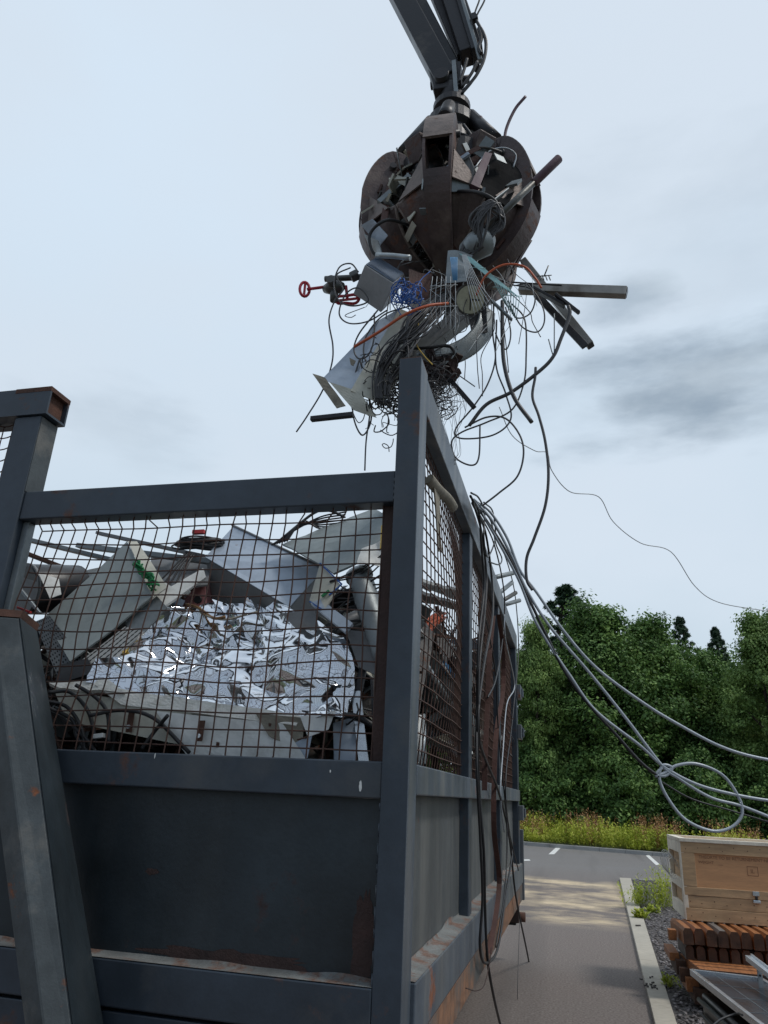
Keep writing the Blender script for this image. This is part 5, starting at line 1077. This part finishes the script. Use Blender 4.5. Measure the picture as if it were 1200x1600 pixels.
# square tubes right
for nm, lab, a, b, w_, h_ in (('square_tube', 'long square tube pointing level to the right', (812, 451, -.3), (979, 457, -.38), .06, .065), ('square_tube', 'long square tube pointing down to the right', (818, 408, -.05), (923, 540, -.15), .065, .05)):
    t = thing(nm, lab, 'tube', G(*a)); A_, B_ = G(*a), G(*b); MB().beam(A_, B_, w_, h_).build('tube_wall', m_tubes, t, bevel=.004); dd = (B_ - A_).normalized(); MB().beam(B_ + dd * .001, B_ + dd * .004, w_ * .8, h_ * .8).build('open_end', m_plastic, t)
GB('black_profile', 'black profile just under the level square tube', 'profile', (828, 448, -.32), (882, 478, -.34), .05, .02, m_black)
GB('black_profile', 'thin black profile ending between the two square tubes', 'profile', (868, 460, -.36), (905, 489, -.36), .03, .02, m_black)
GB('black_profile', 'black edge strip along the falling square tube', 'profile', (838, 460, -.2), (915, 542, -.2), .02, .05, m_black)
GB('thin_bar', 'thin dark bar over the level square tube', 'bar', (800, 441, -.42), (878, 446, -.42), .012, .008, m_black)
q = MB(); q.tube([G(850, 432, -.2), G(857, 415, -.2)], .005, 5); [q.tube([G(842 + i * 5, 430, -.2), G(845 + i * 5, 438, -.2)], .004, 5) for i in range(4)]; q.tube([G(838, 432, -.2), G(862, 430, -.2)], .004, 5); tag(q.build('wire_bracket', m_tarn), 'tiny wire bracket standing on the level square tube', 'bracket')
# hanging cables right
HC = [('thick dark hose hanging down in a curve below the grab', ((785, 470), (785, 520), (788, 570), (803, 620), (831, 660)), .0135, m_gcable),
 ('dark flat cable hanging from the square tubes, bent at its middle', ((888, 478), (890, 492), (876, 530), (865, 556), (845, 578), (800, 612), (760, 632), (733, 665)), .012, m_gcable),
 ('flat dark strip kinked below the bent cable and falling towards the trees', ((837, 574), (836, 590), (832, 620), (842, 650), (852, 690), (857, 740), (852, 790), (835, 840), (823, 872), (823, 905), (832, 922)), .009, m_gcable),
 ('thin cable loop left of the thick hanging hose', ((772, 470), (770, 520), (774, 560), (762, 600), (740, 635), (712, 670), (720, 685), (770, 680), (798, 655), (790, 615), (775, 570), (776, 500)), .0055, m_gcable),
 ('thin cable falling right of the thick hose and looping back', ((800, 475), (820, 500), (822, 560), (818, 600), (800, 640), (760, 660), (722, 675), (706, 690), (712, 715), (736, 727), (748, 715), (750, 665)), .0055, m_gcable),
 ('dark cable arcing from the loops down to the container rail', ((726, 668), (760, 652), (790, 654), (812, 680), (818, 710), (808, 745), (780, 770), (754, 790)), .006, m_gcable),
 ('wire loop right of the teal rack', ((800, 445), (830, 452), (848, 480), (850, 505), (838, 519), (815, 510), (798, 480)), .005, m_gcable),
 ('small wire loop under the level square tube', ((806, 446), (824, 444), (836, 465), (828, 490), (806, 496), (794, 470)), .005, m_gcable),
 ('thin dark wire hanging close to the thick hose', ((790, 480), (798, 520), (792, 545), (782, 538), (774, 520)), .005, m_gcable)]
for lab, P_, r_, m in HC: GT('hanging_cable', lab, 'cable', P_, r_, m, 9, 7, -.45)
GT('frayed_strip', 'thin frayed pale strip above the kink of the dark flat cable', 'strip', ((866, 490, -.45), (866, 525, -.45), (865, 556, -.45), (857, 530, -.45)), .004, m_galvd, 5, 5)
# thin wire crossing the sky
GT('thin_wire', 'long thin wire trailing down across the sky to the trees', 'wire', ((780, 636, -.4), (800, 680, -.35), (835, 704, -.3), (855, 708, -.2), (862, 735, -.1), (890, 768, 0), (935, 776, .2), (958, 815, .3), (1000, 848, .4), (1048, 862, .6), (1085, 915, .8), (1120, 940, 1), (1180, 952, 1.2), (1260, 962, 1.4)), .0032, m_wwire, 8, 5)
# ---- cables over the side wall
def OC(name, lab, P_, r_, m, cat='cable'): return tag(MB().tube(spline([onX(*p) for p in P_], 9), r_, 7).build(name, m), lab, cat)
X0 = -.575
side = [(((735, 775), (748, 800), (752, 850), (756, 920), (748, 1000), (745, 1100), (745, 1200), (750, 1300), (754, 1400), (750, 1480), (760, 1505), (778, 1480), (790, 1400), (800, 1330), (792, 1290)), .0085, 'black cable hanging down the side and turning up in a low loop'),
 (((738, 786), (758, 830), (768, 900), (770, 960), (756, 1040), (747, 1120), (748, 1220), (756, 1330), (758, 1420), (762, 1500), (772, 1560), (784, 1610)), .009, 'thick black cable hanging to the ground at the near side'),
 (((740, 788), (772, 850), (788, 930), (785, 1000), (775, 1060), (762, 1090)), .0065, 'black cable ending in a hook shape on the side mesh'),
 (((738, 780), (752, 830), (760, 900), (757, 960), (749, 1040), (748, 1140), (756, 1180), (780, 1240), (796, 1310), (806, 1400), (822, 1480), (836, 1550), (850, 1610)), .009, 'long black cable slanting across the side down to the asphalt'),
 (((736, 770), (748, 778), (757, 800), (756, 840), (762, 870), (774, 840), (770, 800), (756, 785)), .0065, 'small cable loop just below the top beam'),
 (((742, 790), (766, 812), (775, 850), (784, 872), (780, 882), (764, 878)), .0065, 'dark cable curl touching the top beam'),
 (((741, 788), (776, 838), (796, 890), (806, 940), (810, 1020), (800, 1130), (790, 1220), (796, 1300), (810, 1360)), .006, 'thin black cable hanging nearest the end of the container'),
 (((757, 960), (764, 990), (775, 1060), (778, 1130), (784, 1200), (792, 1290), (790, 1380), (775, 1480)), .006, 'thin black cable crossing the red brown strips')]
for P_, r_, lab in side: OC('draped_cable', lab, [(u, v, X0 + .012 * math.sin(i * 1.7 + u)) for i, (u, v) in enumerate(P_)], r_, m_rubber)
OC('thin_twig_wire', 'thin brown wire curling below the low cable loop', [(u, v, X0) for u, v in ((768, 1480), (764, 1510), (756, 1540), (744, 1548), (728, 1544))], .003, m_rustd, 'wire')
OC('thin_wire', 'very thin wire hanging beside the slanting black cable', [(u, v, X0) for u, v in ((812, 1440), (810, 1500), (809, 1560), (816, 1590), (824, 1620))], .003, m_gcable, 'wire')
OC('pale_kinked_wire', 'pale kinked wire standing off the last mesh bay', [(u, v, X0) for u, v in ((788, 960), (790, 1000), (804, 1070), (792, 1100), (786, 1170), (782, 1240), (788, 1300))], .006, m_lcable, 'wire')
def strip(lab, P_, w_):
    pts = [onX(u, v, X0 - .02) for u, v in P_]; mb = MB()
    pts = spline(pts, 5)
    for a, b in zip(pts[:-1], pts[1:]): mb.hexa([a + V((-w_, 0, 0)), a + V((w_, 0, 0)), b + V((w_, 0, 0)), b + V((-w_, 0, 0))], (0, .007, 0))
    tag(mb.build('metal_strip', m_rustb), lab, 'strip')
strip('long red brown flat strip hanging on the middle side post, curled at its foot', ((771, 962), (765, 1020), (762, 1100), (758, 1180), (757, 1235)), .018)
strip('red brown flat strip hanging down past the ledge', ((779, 960), (786, 1020), (786, 1080), (776, 1140), (772, 1220), (772, 1300), (780, 1370), (776, 1420), (764, 1490)), .019)
panel('strap', 'weathered tan strap hanging inside the first mesh bay', 'strap', [onX(u, v, -.66) for u, v in ((673, 752), (684, 760), (692, 862), (686, 862))], m_tan, .006, .01, 4, 12)
tag(MB().tube(spline([onX(u, v, -.65) for u, v in ((670, 748), (684, 765), (700, 780), (710, 795))], 5), .03, 8, flat=.5).build('cloth_roll', m_tan), 'rolled tan cloth caught under the top beam of the first bay', 'cloth')
for k, (a, b, lab) in enumerate((((762, 905), (802, 895), 'grey pipe end sticking out over the side, topmost'), ((770, 935), (800, 910), 'pale pipe end sticking out over the side, middle'), ((775, 945), (806, 926), 'dark round pipe end sticking out over the side, lowest'), ((778, 948), (812, 938), 'pale tube end under the dark round pipe'))):
    A_ = onX(a[0], a[1], -.75); B_ = A_ + V((.42 + .05 * k, .35, .22 - .03 * k)); tag(MB().tube([A_, onY(b[0], b[1], A_.y + .3)], .024, 12).build('pipe_end', (m_galvd, m_galvd, m_tarn, m_galvd)[k]), lab, 'pipe')
# pale and dark cables sweeping away to the right
def sweep(name, lab, P_, r_, m): return tag(MB().tube(spline([onY(u, v, 5.0 + .0012 * (u - 740)) for u, v in P_], 10), r_, 8).build(name, m), lab, 'cable')
sweep('sweeping_cable', 'pale grey cable sweeping down to the right edge, uppermost of the bundle', ((742, 782), (766, 800), (792, 840), (812, 890), (838, 925), (880, 985), (930, 1042), (1000, 1095), (1060, 1132), (1130, 1168), (1200, 1187), (1300, 1200)), .0100, m_lcable)
sweep('sweeping_cable', 'pale grey cable running straight into the knot at its upper end', ((740, 780), (770, 815), (800, 870), (822, 920), (860, 980), (920, 1050), (980, 1125), (1034, 1196), (1060, 1216), (1110, 1246), (1160, 1260), (1230, 1288)), .0100, m_lcable)
sweep('sweeping_cable', 'pale grey cable bending low before the knot', ((740, 780), (775, 840), (810, 905), (834, 965), (860, 1010), (890, 1055), (930, 1110), (1000, 1165), (1040, 1200), (1090, 1226), (1150, 1242), (1210, 1252), (1300, 1262)), .0100, m_lcable)
sweep('sweeping_cable', 'black cable running lowest beside the pale ones', ((742, 786), (790, 860), (826, 935), (850, 985), (880, 1045), (915, 1095), (960, 1145), (1000, 1190), (1030, 1214)), .010, m_rubber)
sweep('sweeping_cable', 'thin black cable running on behind the pale loop', ((1034, 1222), (1080, 1248), (1140, 1266), (1220, 1290)), .0055, m_rubber)
sweep('cable_loop', 'big oval loop of pale cable hanging above the crate', ((1024, 1213), (1038, 1208), (1058, 1196), (1090, 1194), (1130, 1212), (1156, 1250), (1158, 1276), (1140, 1294), (1110, 1298), (1070, 1280), (1042, 1245), (1030, 1215), (1036, 1196), (1050, 1200), (1040, 1212), (1026, 1210), (1034, 1200)), .0100, m_lcable)
# ================================================================ CRATE, TIMBER STACK, SOLAR PANEL
P0 = onY(1062, 1309, 8.6); ZT = P0.z; P1 = onZ(1200, 1322, ZT); PB_ = onZ(1046, 1304, ZT)
eu = V((math.cos(R(1.5)), math.sin(R(1.5)) * -1, 0)); ev = V((-eu.y, eu.x, 0)); ev = V((-.012, 1, 0)).normalized(); eu = V((ev.y, -ev.x, 0)); ez = V((0, 0, 1))
Wc, Dc = 2.0, .95; Hc = ZT - onY(1067, 1437, 8.6).z; O_ = P0 - ez * Hc
CR = thing('wooden_crate', 'tall wooden shipping crate with faded stencilled text and a metal latch', 'crate', O_)
def lb(name, m, u0, u1, v0, v1, w0, w1, parent=None, bev=.003):      # local box: along front, up, depth
    q = [O_ + eu * a + ez * b + ev * c_ for a, b, c_ in ((u0, v0, w0), (u1, v0, w0), (u1, v1, w0), (u0, v1, w0))]
    return MB().hexa(q, ev * (w1 - w0)).build(name, m, parent or CR, bevel=bev)
lb('core_board', m_plank, .03, Wc - .03, .01, Hc - .03, .03, Dc - .03, bev=0)
pl = lb('plywood_panel', m_ply, .125, Wc - .14, .40 * Hc, Hc - .135, .018, .029, bev=0)
lb('top_plank', m_plank, .0, Wc, Hc - .135, Hc - .035, 0, .028); lb('left_plank', m_plank, 0, .124, .405 * Hc, Hc - .136, 0, .028)
lb('middle_plank', m_plank, 0, Wc, .30 * Hc, .405 * Hc - .002, 0, .028); lb('middle_plank', m_plank, 0, Wc, .155 * Hc, .30 * Hc - .003, .004, .03); lb('bottom_plank', m_plank, .0, Wc, 0, .15 * Hc, .0, .028)
lb('rim_plank', m_plankp, -.012, Wc, Hc - .034, Hc, -.01, .05); lb('rim_plank', m_plankp, -.012, .06, Hc - .034, Hc, .051, Dc); lb('rim_plank', m_plankp, .061, Wc, Hc - .034, Hc, Dc - .05, Dc)
lb('lid_board', m_plank, .061, Wc, Hc - .06, Hc - .045, .051, Dc - .051)
for a, b, c0, c1 in ((.0, Hc - .036, -.01, .09), (.0, Hc - .036, Dc - .09, Dc), (Hc - .14, Hc - .036, .091, Dc - .091), (0, .12, .091, Dc - .091), (.36 * Hc, .36 * Hc + .08, .091, Dc - .091)): lb('side_plank', m_plankp, -.012, .0285, a, b, c0 + (.011 if c0 < 0 else 0), c1)
def stencil(txt, u, v, size, align='LEFT'):
    cu = bpy.data.curves.new('stencil', 'FONT'); cu.body = txt; cu.size = size; cu.extrude = .0006; cu.align_x = align
    ob = bpy.data.objects.new('stencil_text', cu); COL.objects.link(ob); dg = bpy.context.evaluated_depsgraph_get(); me = bpy.data.meshes.new_from_object(ob.evaluated_get(dg)); bpy.data.objects.remove(ob)
    R3 = Matrix((eu, ez, -ev)).transposed(); org = O_ + eu * u + ez * v + ev * .0165
    for vv in me.vertices: vv.co = R3 @ vv.co + org - ORG[CR.name]
    me.materials.clear(); me.materials.append(m_text); ob = bpy.data.objects.new('stencil_text', me); COL.objects.link(ob); ob.parent = pl
stencil('THEORTE TO BE RETURNEMENT NE', .165, Hc - .178, .040); stencil('WEIGHT', .155, Hc - .225, .038); stencil('—', .34, Hc - .24, .045)
for (a, b, c0, c1) in ((.60, .70, .40, .405), (.60, .70, .475, .48), (.60, .605, .405, .475), (.695, .70, .405, .475)): lb('stamp_line', m_text, a, b, Hc * .0 + c0 * Hc * 1.45, c1 * Hc * 1.45, .0165, .0178, pl, 0)
stencil('IL', .63, .425 * Hc * 1.45, .05)
ltc = thing('crate_latch_tmp', 'x', 'x', O_) if False else None
la = lb('latch', m_alu, .62, .68, .345 * Hc, .40 * Hc, -.012, -.001); lb('latch_loop', m_rubber, .64, .662, .30 * Hc, .345 * Hc, -.014, -.002, la); lb('latch_base', m_alu, .615, .685, .255 * Hc, .298 * Hc, -.012, .003, la, .01)
nl = MB()
for k in range(18):
    for zz_ in (.075 * Hc, .225 * Hc, Hc - .085): uu = .04 + k * .115 + rs.uniform(-.01, .01); c0 = O_ + eu * uu + ez * (zz_ + rs.uniform(-.02, .02)) - ev * .001; nl.cyl(c0, c0 - ev * .0025, .0045, 8)
nl.build('nail_heads', m_timbe, CR)
fl = MB()
for k in range(7):
    cc = O_ + eu * (-.05 - .006 * k) + ez * (Hc - .30 + .01 * k) + ev * (.3 + .05 * k); fl.tube([cc + V((math.cos(a * .45) * .05, .02 * math.sin(a + k), math.sin(a * .45) * .10)) for a in range(13)], .003, 5)
tag(fl.build('plastic_wrap', m_white), 'thin white plastic wrap curling off the left side of the crate', 'wrap')
# timbers
def timber(cu, zc, y0, y1, lab, grp, m=m_timb, w_=.084, h_=.132, bend=0.0, nm='timber_beam'):
    n = 8; prof = [(-w_ / 2, -h_ / 2), (w_ / 2, -h_ / 2), (w_ / 2, h_ * .28), (w_ * .30, h_ / 2), (-w_ * .30, h_ / 2), (-w_ / 2, h_ * .28)]
    t = thing(nm, lab, 'timber', (cu, y0, zc - h_ / 2), grp); mb = MB(); rows = []
    for i in range(n + 1):
        f = i / n; y = y0 + (y1 - y0) * f; dx = -bend * f * f; rows.append([(cu + dx + a, y, zc + b) for a, b in prof])
    for a, b in zip(rows[:-1], rows[1:]):
        k = len(mb.v); mb.v += a + b; mb.f += [(k + i, k + (i + 1) % 6, k + 6 + (i + 1) % 6, k + 6 + i) for i in range(6)]; mb.sm += [False] * 6
    k = len(mb.v); mb.v += rows[-1]; mb.f.append(tuple(k + i for i in range(6))); mb.sm.append(False)
    mb.build('beam', m, t); MB().loft([(a, y0 - .003, b) for a, b in [(p[0], p[2]) for p in rows[0]]], rows[0]).build('end_grain', m_timbe, t)
YT = 8.12
rA, rB = onY(1068, 1453, YT), onY(1197, 1465, YT); rC, rD = onY(1073, 1476, YT), onY(1197, 1484, YT)
for q_, z_ in ((rA, O_.z - .074), (rB, O_.z - .074), (rC, O_.z - .212), (rD, O_.z - .212)): q_.z = z_
for i in range(18):
    f = (i + .35) / 7.0; p = rA.lerp(rB, f); g = i == 3
    lab = 'greyed curved top timber, fourth from the left end of the upper layer' if g else ('leftmost beam of the upper timber layer, at the crate corner' if i == 0 else 'brown stained timber with rounded top in the upper layer under the crate')
    timber(p.x, p.z, YT + rs.uniform(-.02, .03), YT + .62, lab, None if (g or i == 0) else 'upper layer of stacked timbers', m_timbg if g else m_timb, bend=.04)
for i in range(17):
    f = (i + .25) / 6.9; p = rC.lerp(rD, f); g = i in (0, 6)
    lab = {0: 'greyed timber at the left end of the lower layer', 6: 'greyed timber in the middle of the lower layer'}.get(i, 'brown stained timber with rounded top in the lower layer')
    timber(p.x, p.z, YT + .02 + rs.uniform(-.02, .03), YT + .62, lab, None if g else 'lower layer of stacked timbers', m_timbg if g else m_timb, .072, .115)
def xb(name, lab, cat, u0, v0, u1, v1, y, dep, m, m2=None, bev=.004):
    a = onY(u0, v0, y); b = onY(u1, v1, y); o = MB().box((a.x, y, min(a.z, b.z)), (b.x, y + dep, max(a.z, b.z))).build(name, m, bevel=bev); return tag(o, lab, cat)
xb('spacer_timber', 'short cross timber sticking out left between the timber layers', 'timber', 1044, 1452, 1058, 1470, 8.35, .09, m_timb)
a = onY(1062, 1489, 8.1); t = thing('deck_boards', 'wide orange brown deck board under the timber layers', 'board', (a.x + 1, 8.0, a.z)); 
dk = [onY(1062, 1487, 8.45), onY(1300, 1492, 8.45), onY(1290, 1532, 7.75), onY(1094, 1514, 7.75)]; zt_ = dk[3].z
dk = [V((p.x, p.y, zt_)) for p in dk]; MB().hexa(dk, (0, 0, -.075)).build('boards', m_timb, t, bevel=.004)
for k in range(1, 5): q0, q1 = dk[0].lerp(dk[3], k / 5), dk[1].lerp(dk[2], k / 5); MB().beam(q0 + V((0, 0, .001)), q1 + V((0, 0, .001)), .008, .004).build('groove', m_timbe, t)
MB().hexa([dk[3] + V((-.002, -.003, 0.0)), dk[2] + V((0, -.003, 0.0)), dk[2] + V((0, -.003, -.076)), dk[3] + V((-.002, -.003, -.076))], (0, -.004, 0)).build('front_edge', m_timbe, t)
ks = [(1046, 1488, 1062, 1502), (1056, 1500, 1076, 1524), (1062, 1512, 1084, 1536), (1072, 1528, 1094, 1552), (1084, 1544, 1108, 1572), (1094, 1530, 1200, 1552)]
labs = ['dark block end at the left of the deck board', 'dark timber end below the left corner of the deck board', 'dark stepped timber end, second below the deck board', 'dark stepped timber end, third below the deck board', 'dark timber end nearest the slate chips', 'long dark beam directly under the front of the deck board']
for k, (u0, v0, u1, v1) in enumerate(ks): xb('support_block', labs[k], 'timber', u0, v0, u1, v1, 8.3 - .08 * k, .5 + (.3 if k == 5 else 0), (m_timb, m_timbe, m_timbe, m_timb, m_timbe, m_timbe)[k])
bz = onY(1094, 1552, 7.9); xb('support_beam', 'dark bottom beam of the stack resting on the slate', 'timber', 1112, 1552, 1260, 1592, 7.95, .6, m_timbe)
# solar panel lying on a black case
SPc = [onY(1081, 1519, 7.1), onY(1183, 1531, 7.35), onY(1260, 1600, 6.0), onY(1192, 1606, 5.75)]
zz = (SPc[0].z + SPc[3].z) / 2; SP = [onZ(1081, 1519, zz), onZ(1188, 1532, zz), onZ(1330, 1615, zz), onZ(1196, 1610, zz)]
t = thing('solar_panel', 'dark solar panel with silver frame lying flat in front of the timber stack', 'solar panel', SP[0]); mid = sum(SP, V()) / 4
gl = [mid + (p - mid) * .985 for p in SP]; mb = MB().hexa([p + ez * .0 for p in gl], (0, 0, -.02)); m_glass = mat('solar_glass', (0.018, 0.019, 0.026), 0.3, 0, 0.2, 3, 0.02, 40, dirt=.1, dcol=(.1, .09, .08)); g_ = mb.build('glass', m_glass, t)
for a, b in zip(SP, SP[1:] + SP[:1]): MB().beam(a, b, .03, .045).build('frame', m_alu, t, bevel=.002)
gm = MB()
for k in (1, 2): gm.beam(gl[0].lerp(gl[1], k / 3) + ez * .001, gl[3].lerp(gl[2], k / 3) + ez * .001, .004, .002)
for k in range(1, 4): gm.beam(gl[0].lerp(gl[3], k / 4) + ez * .0015, gl[1].lerp(gl[2], k / 4) + ez * .0015, .003, .002)
gm.build('cell_lines', m_galvd, g_)
q = [p - ez * .09 for p in (SP[0].lerp(SP[3], .14), SP[0].lerp(SP[1], .9), SP[2], SP[3] + V((.0, -.3, 0)))]
cs = thing('black_case', 'black plastic case lying under the solar panel', 'case', (q[0].x + .5, q[0].y, 0)); MB().hexa(q, (0, 0, -(q[0].z - .05))).build('shell', m_plastic, cs, bevel=.02); 
q2 = [p + V((-.02, 0, -.05)) for p in (q[0], q[3])]; MB().tube([q2[0], q2[1]], .018, 10).build('edge_rail', m_plastic, cs); MB().tube([q2[0] - ez * .09, q2[1] - ez * .09], .012, 10).build('edge_rail', m_rubber, cs)
tag(MB().tube(spline([onZ(1110, 1606, .4), onZ(1128, 1592, .42), onZ(1152, 1584, .45), onZ(1160, 1586, .5)], 6), .007, 6).build('black_cable', m_rubber), 'black cable lying by the case under the solar panel', 'cable')
t = thing('mounting_rail', 'silver aluminium mounting rail with bracket lying over the solar panel', 'rail', onY(1170, 1495, 7.0)); a, b = onY(1170, 1497, 7.0), onY(1240, 1552, 6.2)
MB().beam(a, b, .05, .04).build('rail', m_alu, t, bevel=.003); MB().beam(a + ez * .026 + eu * .02, b + ez * .026 + eu * .02, .012, .012).build('rail_lip', m_alu, t)
c_ = onY(1186, 1512, 6.85); MB().beam(c_, c_ - ez * .2, .035, .006, (0, 1, 0)).build('bracket', m_galv, t, bevel=.002); MB().cyl(c_ - ez * .05 + V((0, -.004, 0)), c_ - ez * .05 + V((0, -.01, 0)), .008, 10).build('bolt', m_black, t)
# small debris on the kerb and road
mb = MB()
for k in range(14): x, y = kx(8.6) + .06 + rs.gauss(0, .03), 8.6 + rs.gauss(0, .18); mb.beam((x, y, .058), (x + rs.uniform(-.03, .03), y + rs.uniform(-.03, .03), .062), .016, .01)
tag(mb.build('soil_crumbs', m_soil), 'dark soil crumbs lying on the near end of the kerb', 'crumbs')
x, y = kx(12.6) + .09, 12.6; tag(MB().beam((x - .03, y, .062), (x + .04, y + .02, .066), .03, .014).build('dark_stone', m_soil), 'dark flat stone lying on the middle of the kerb', 'stone')
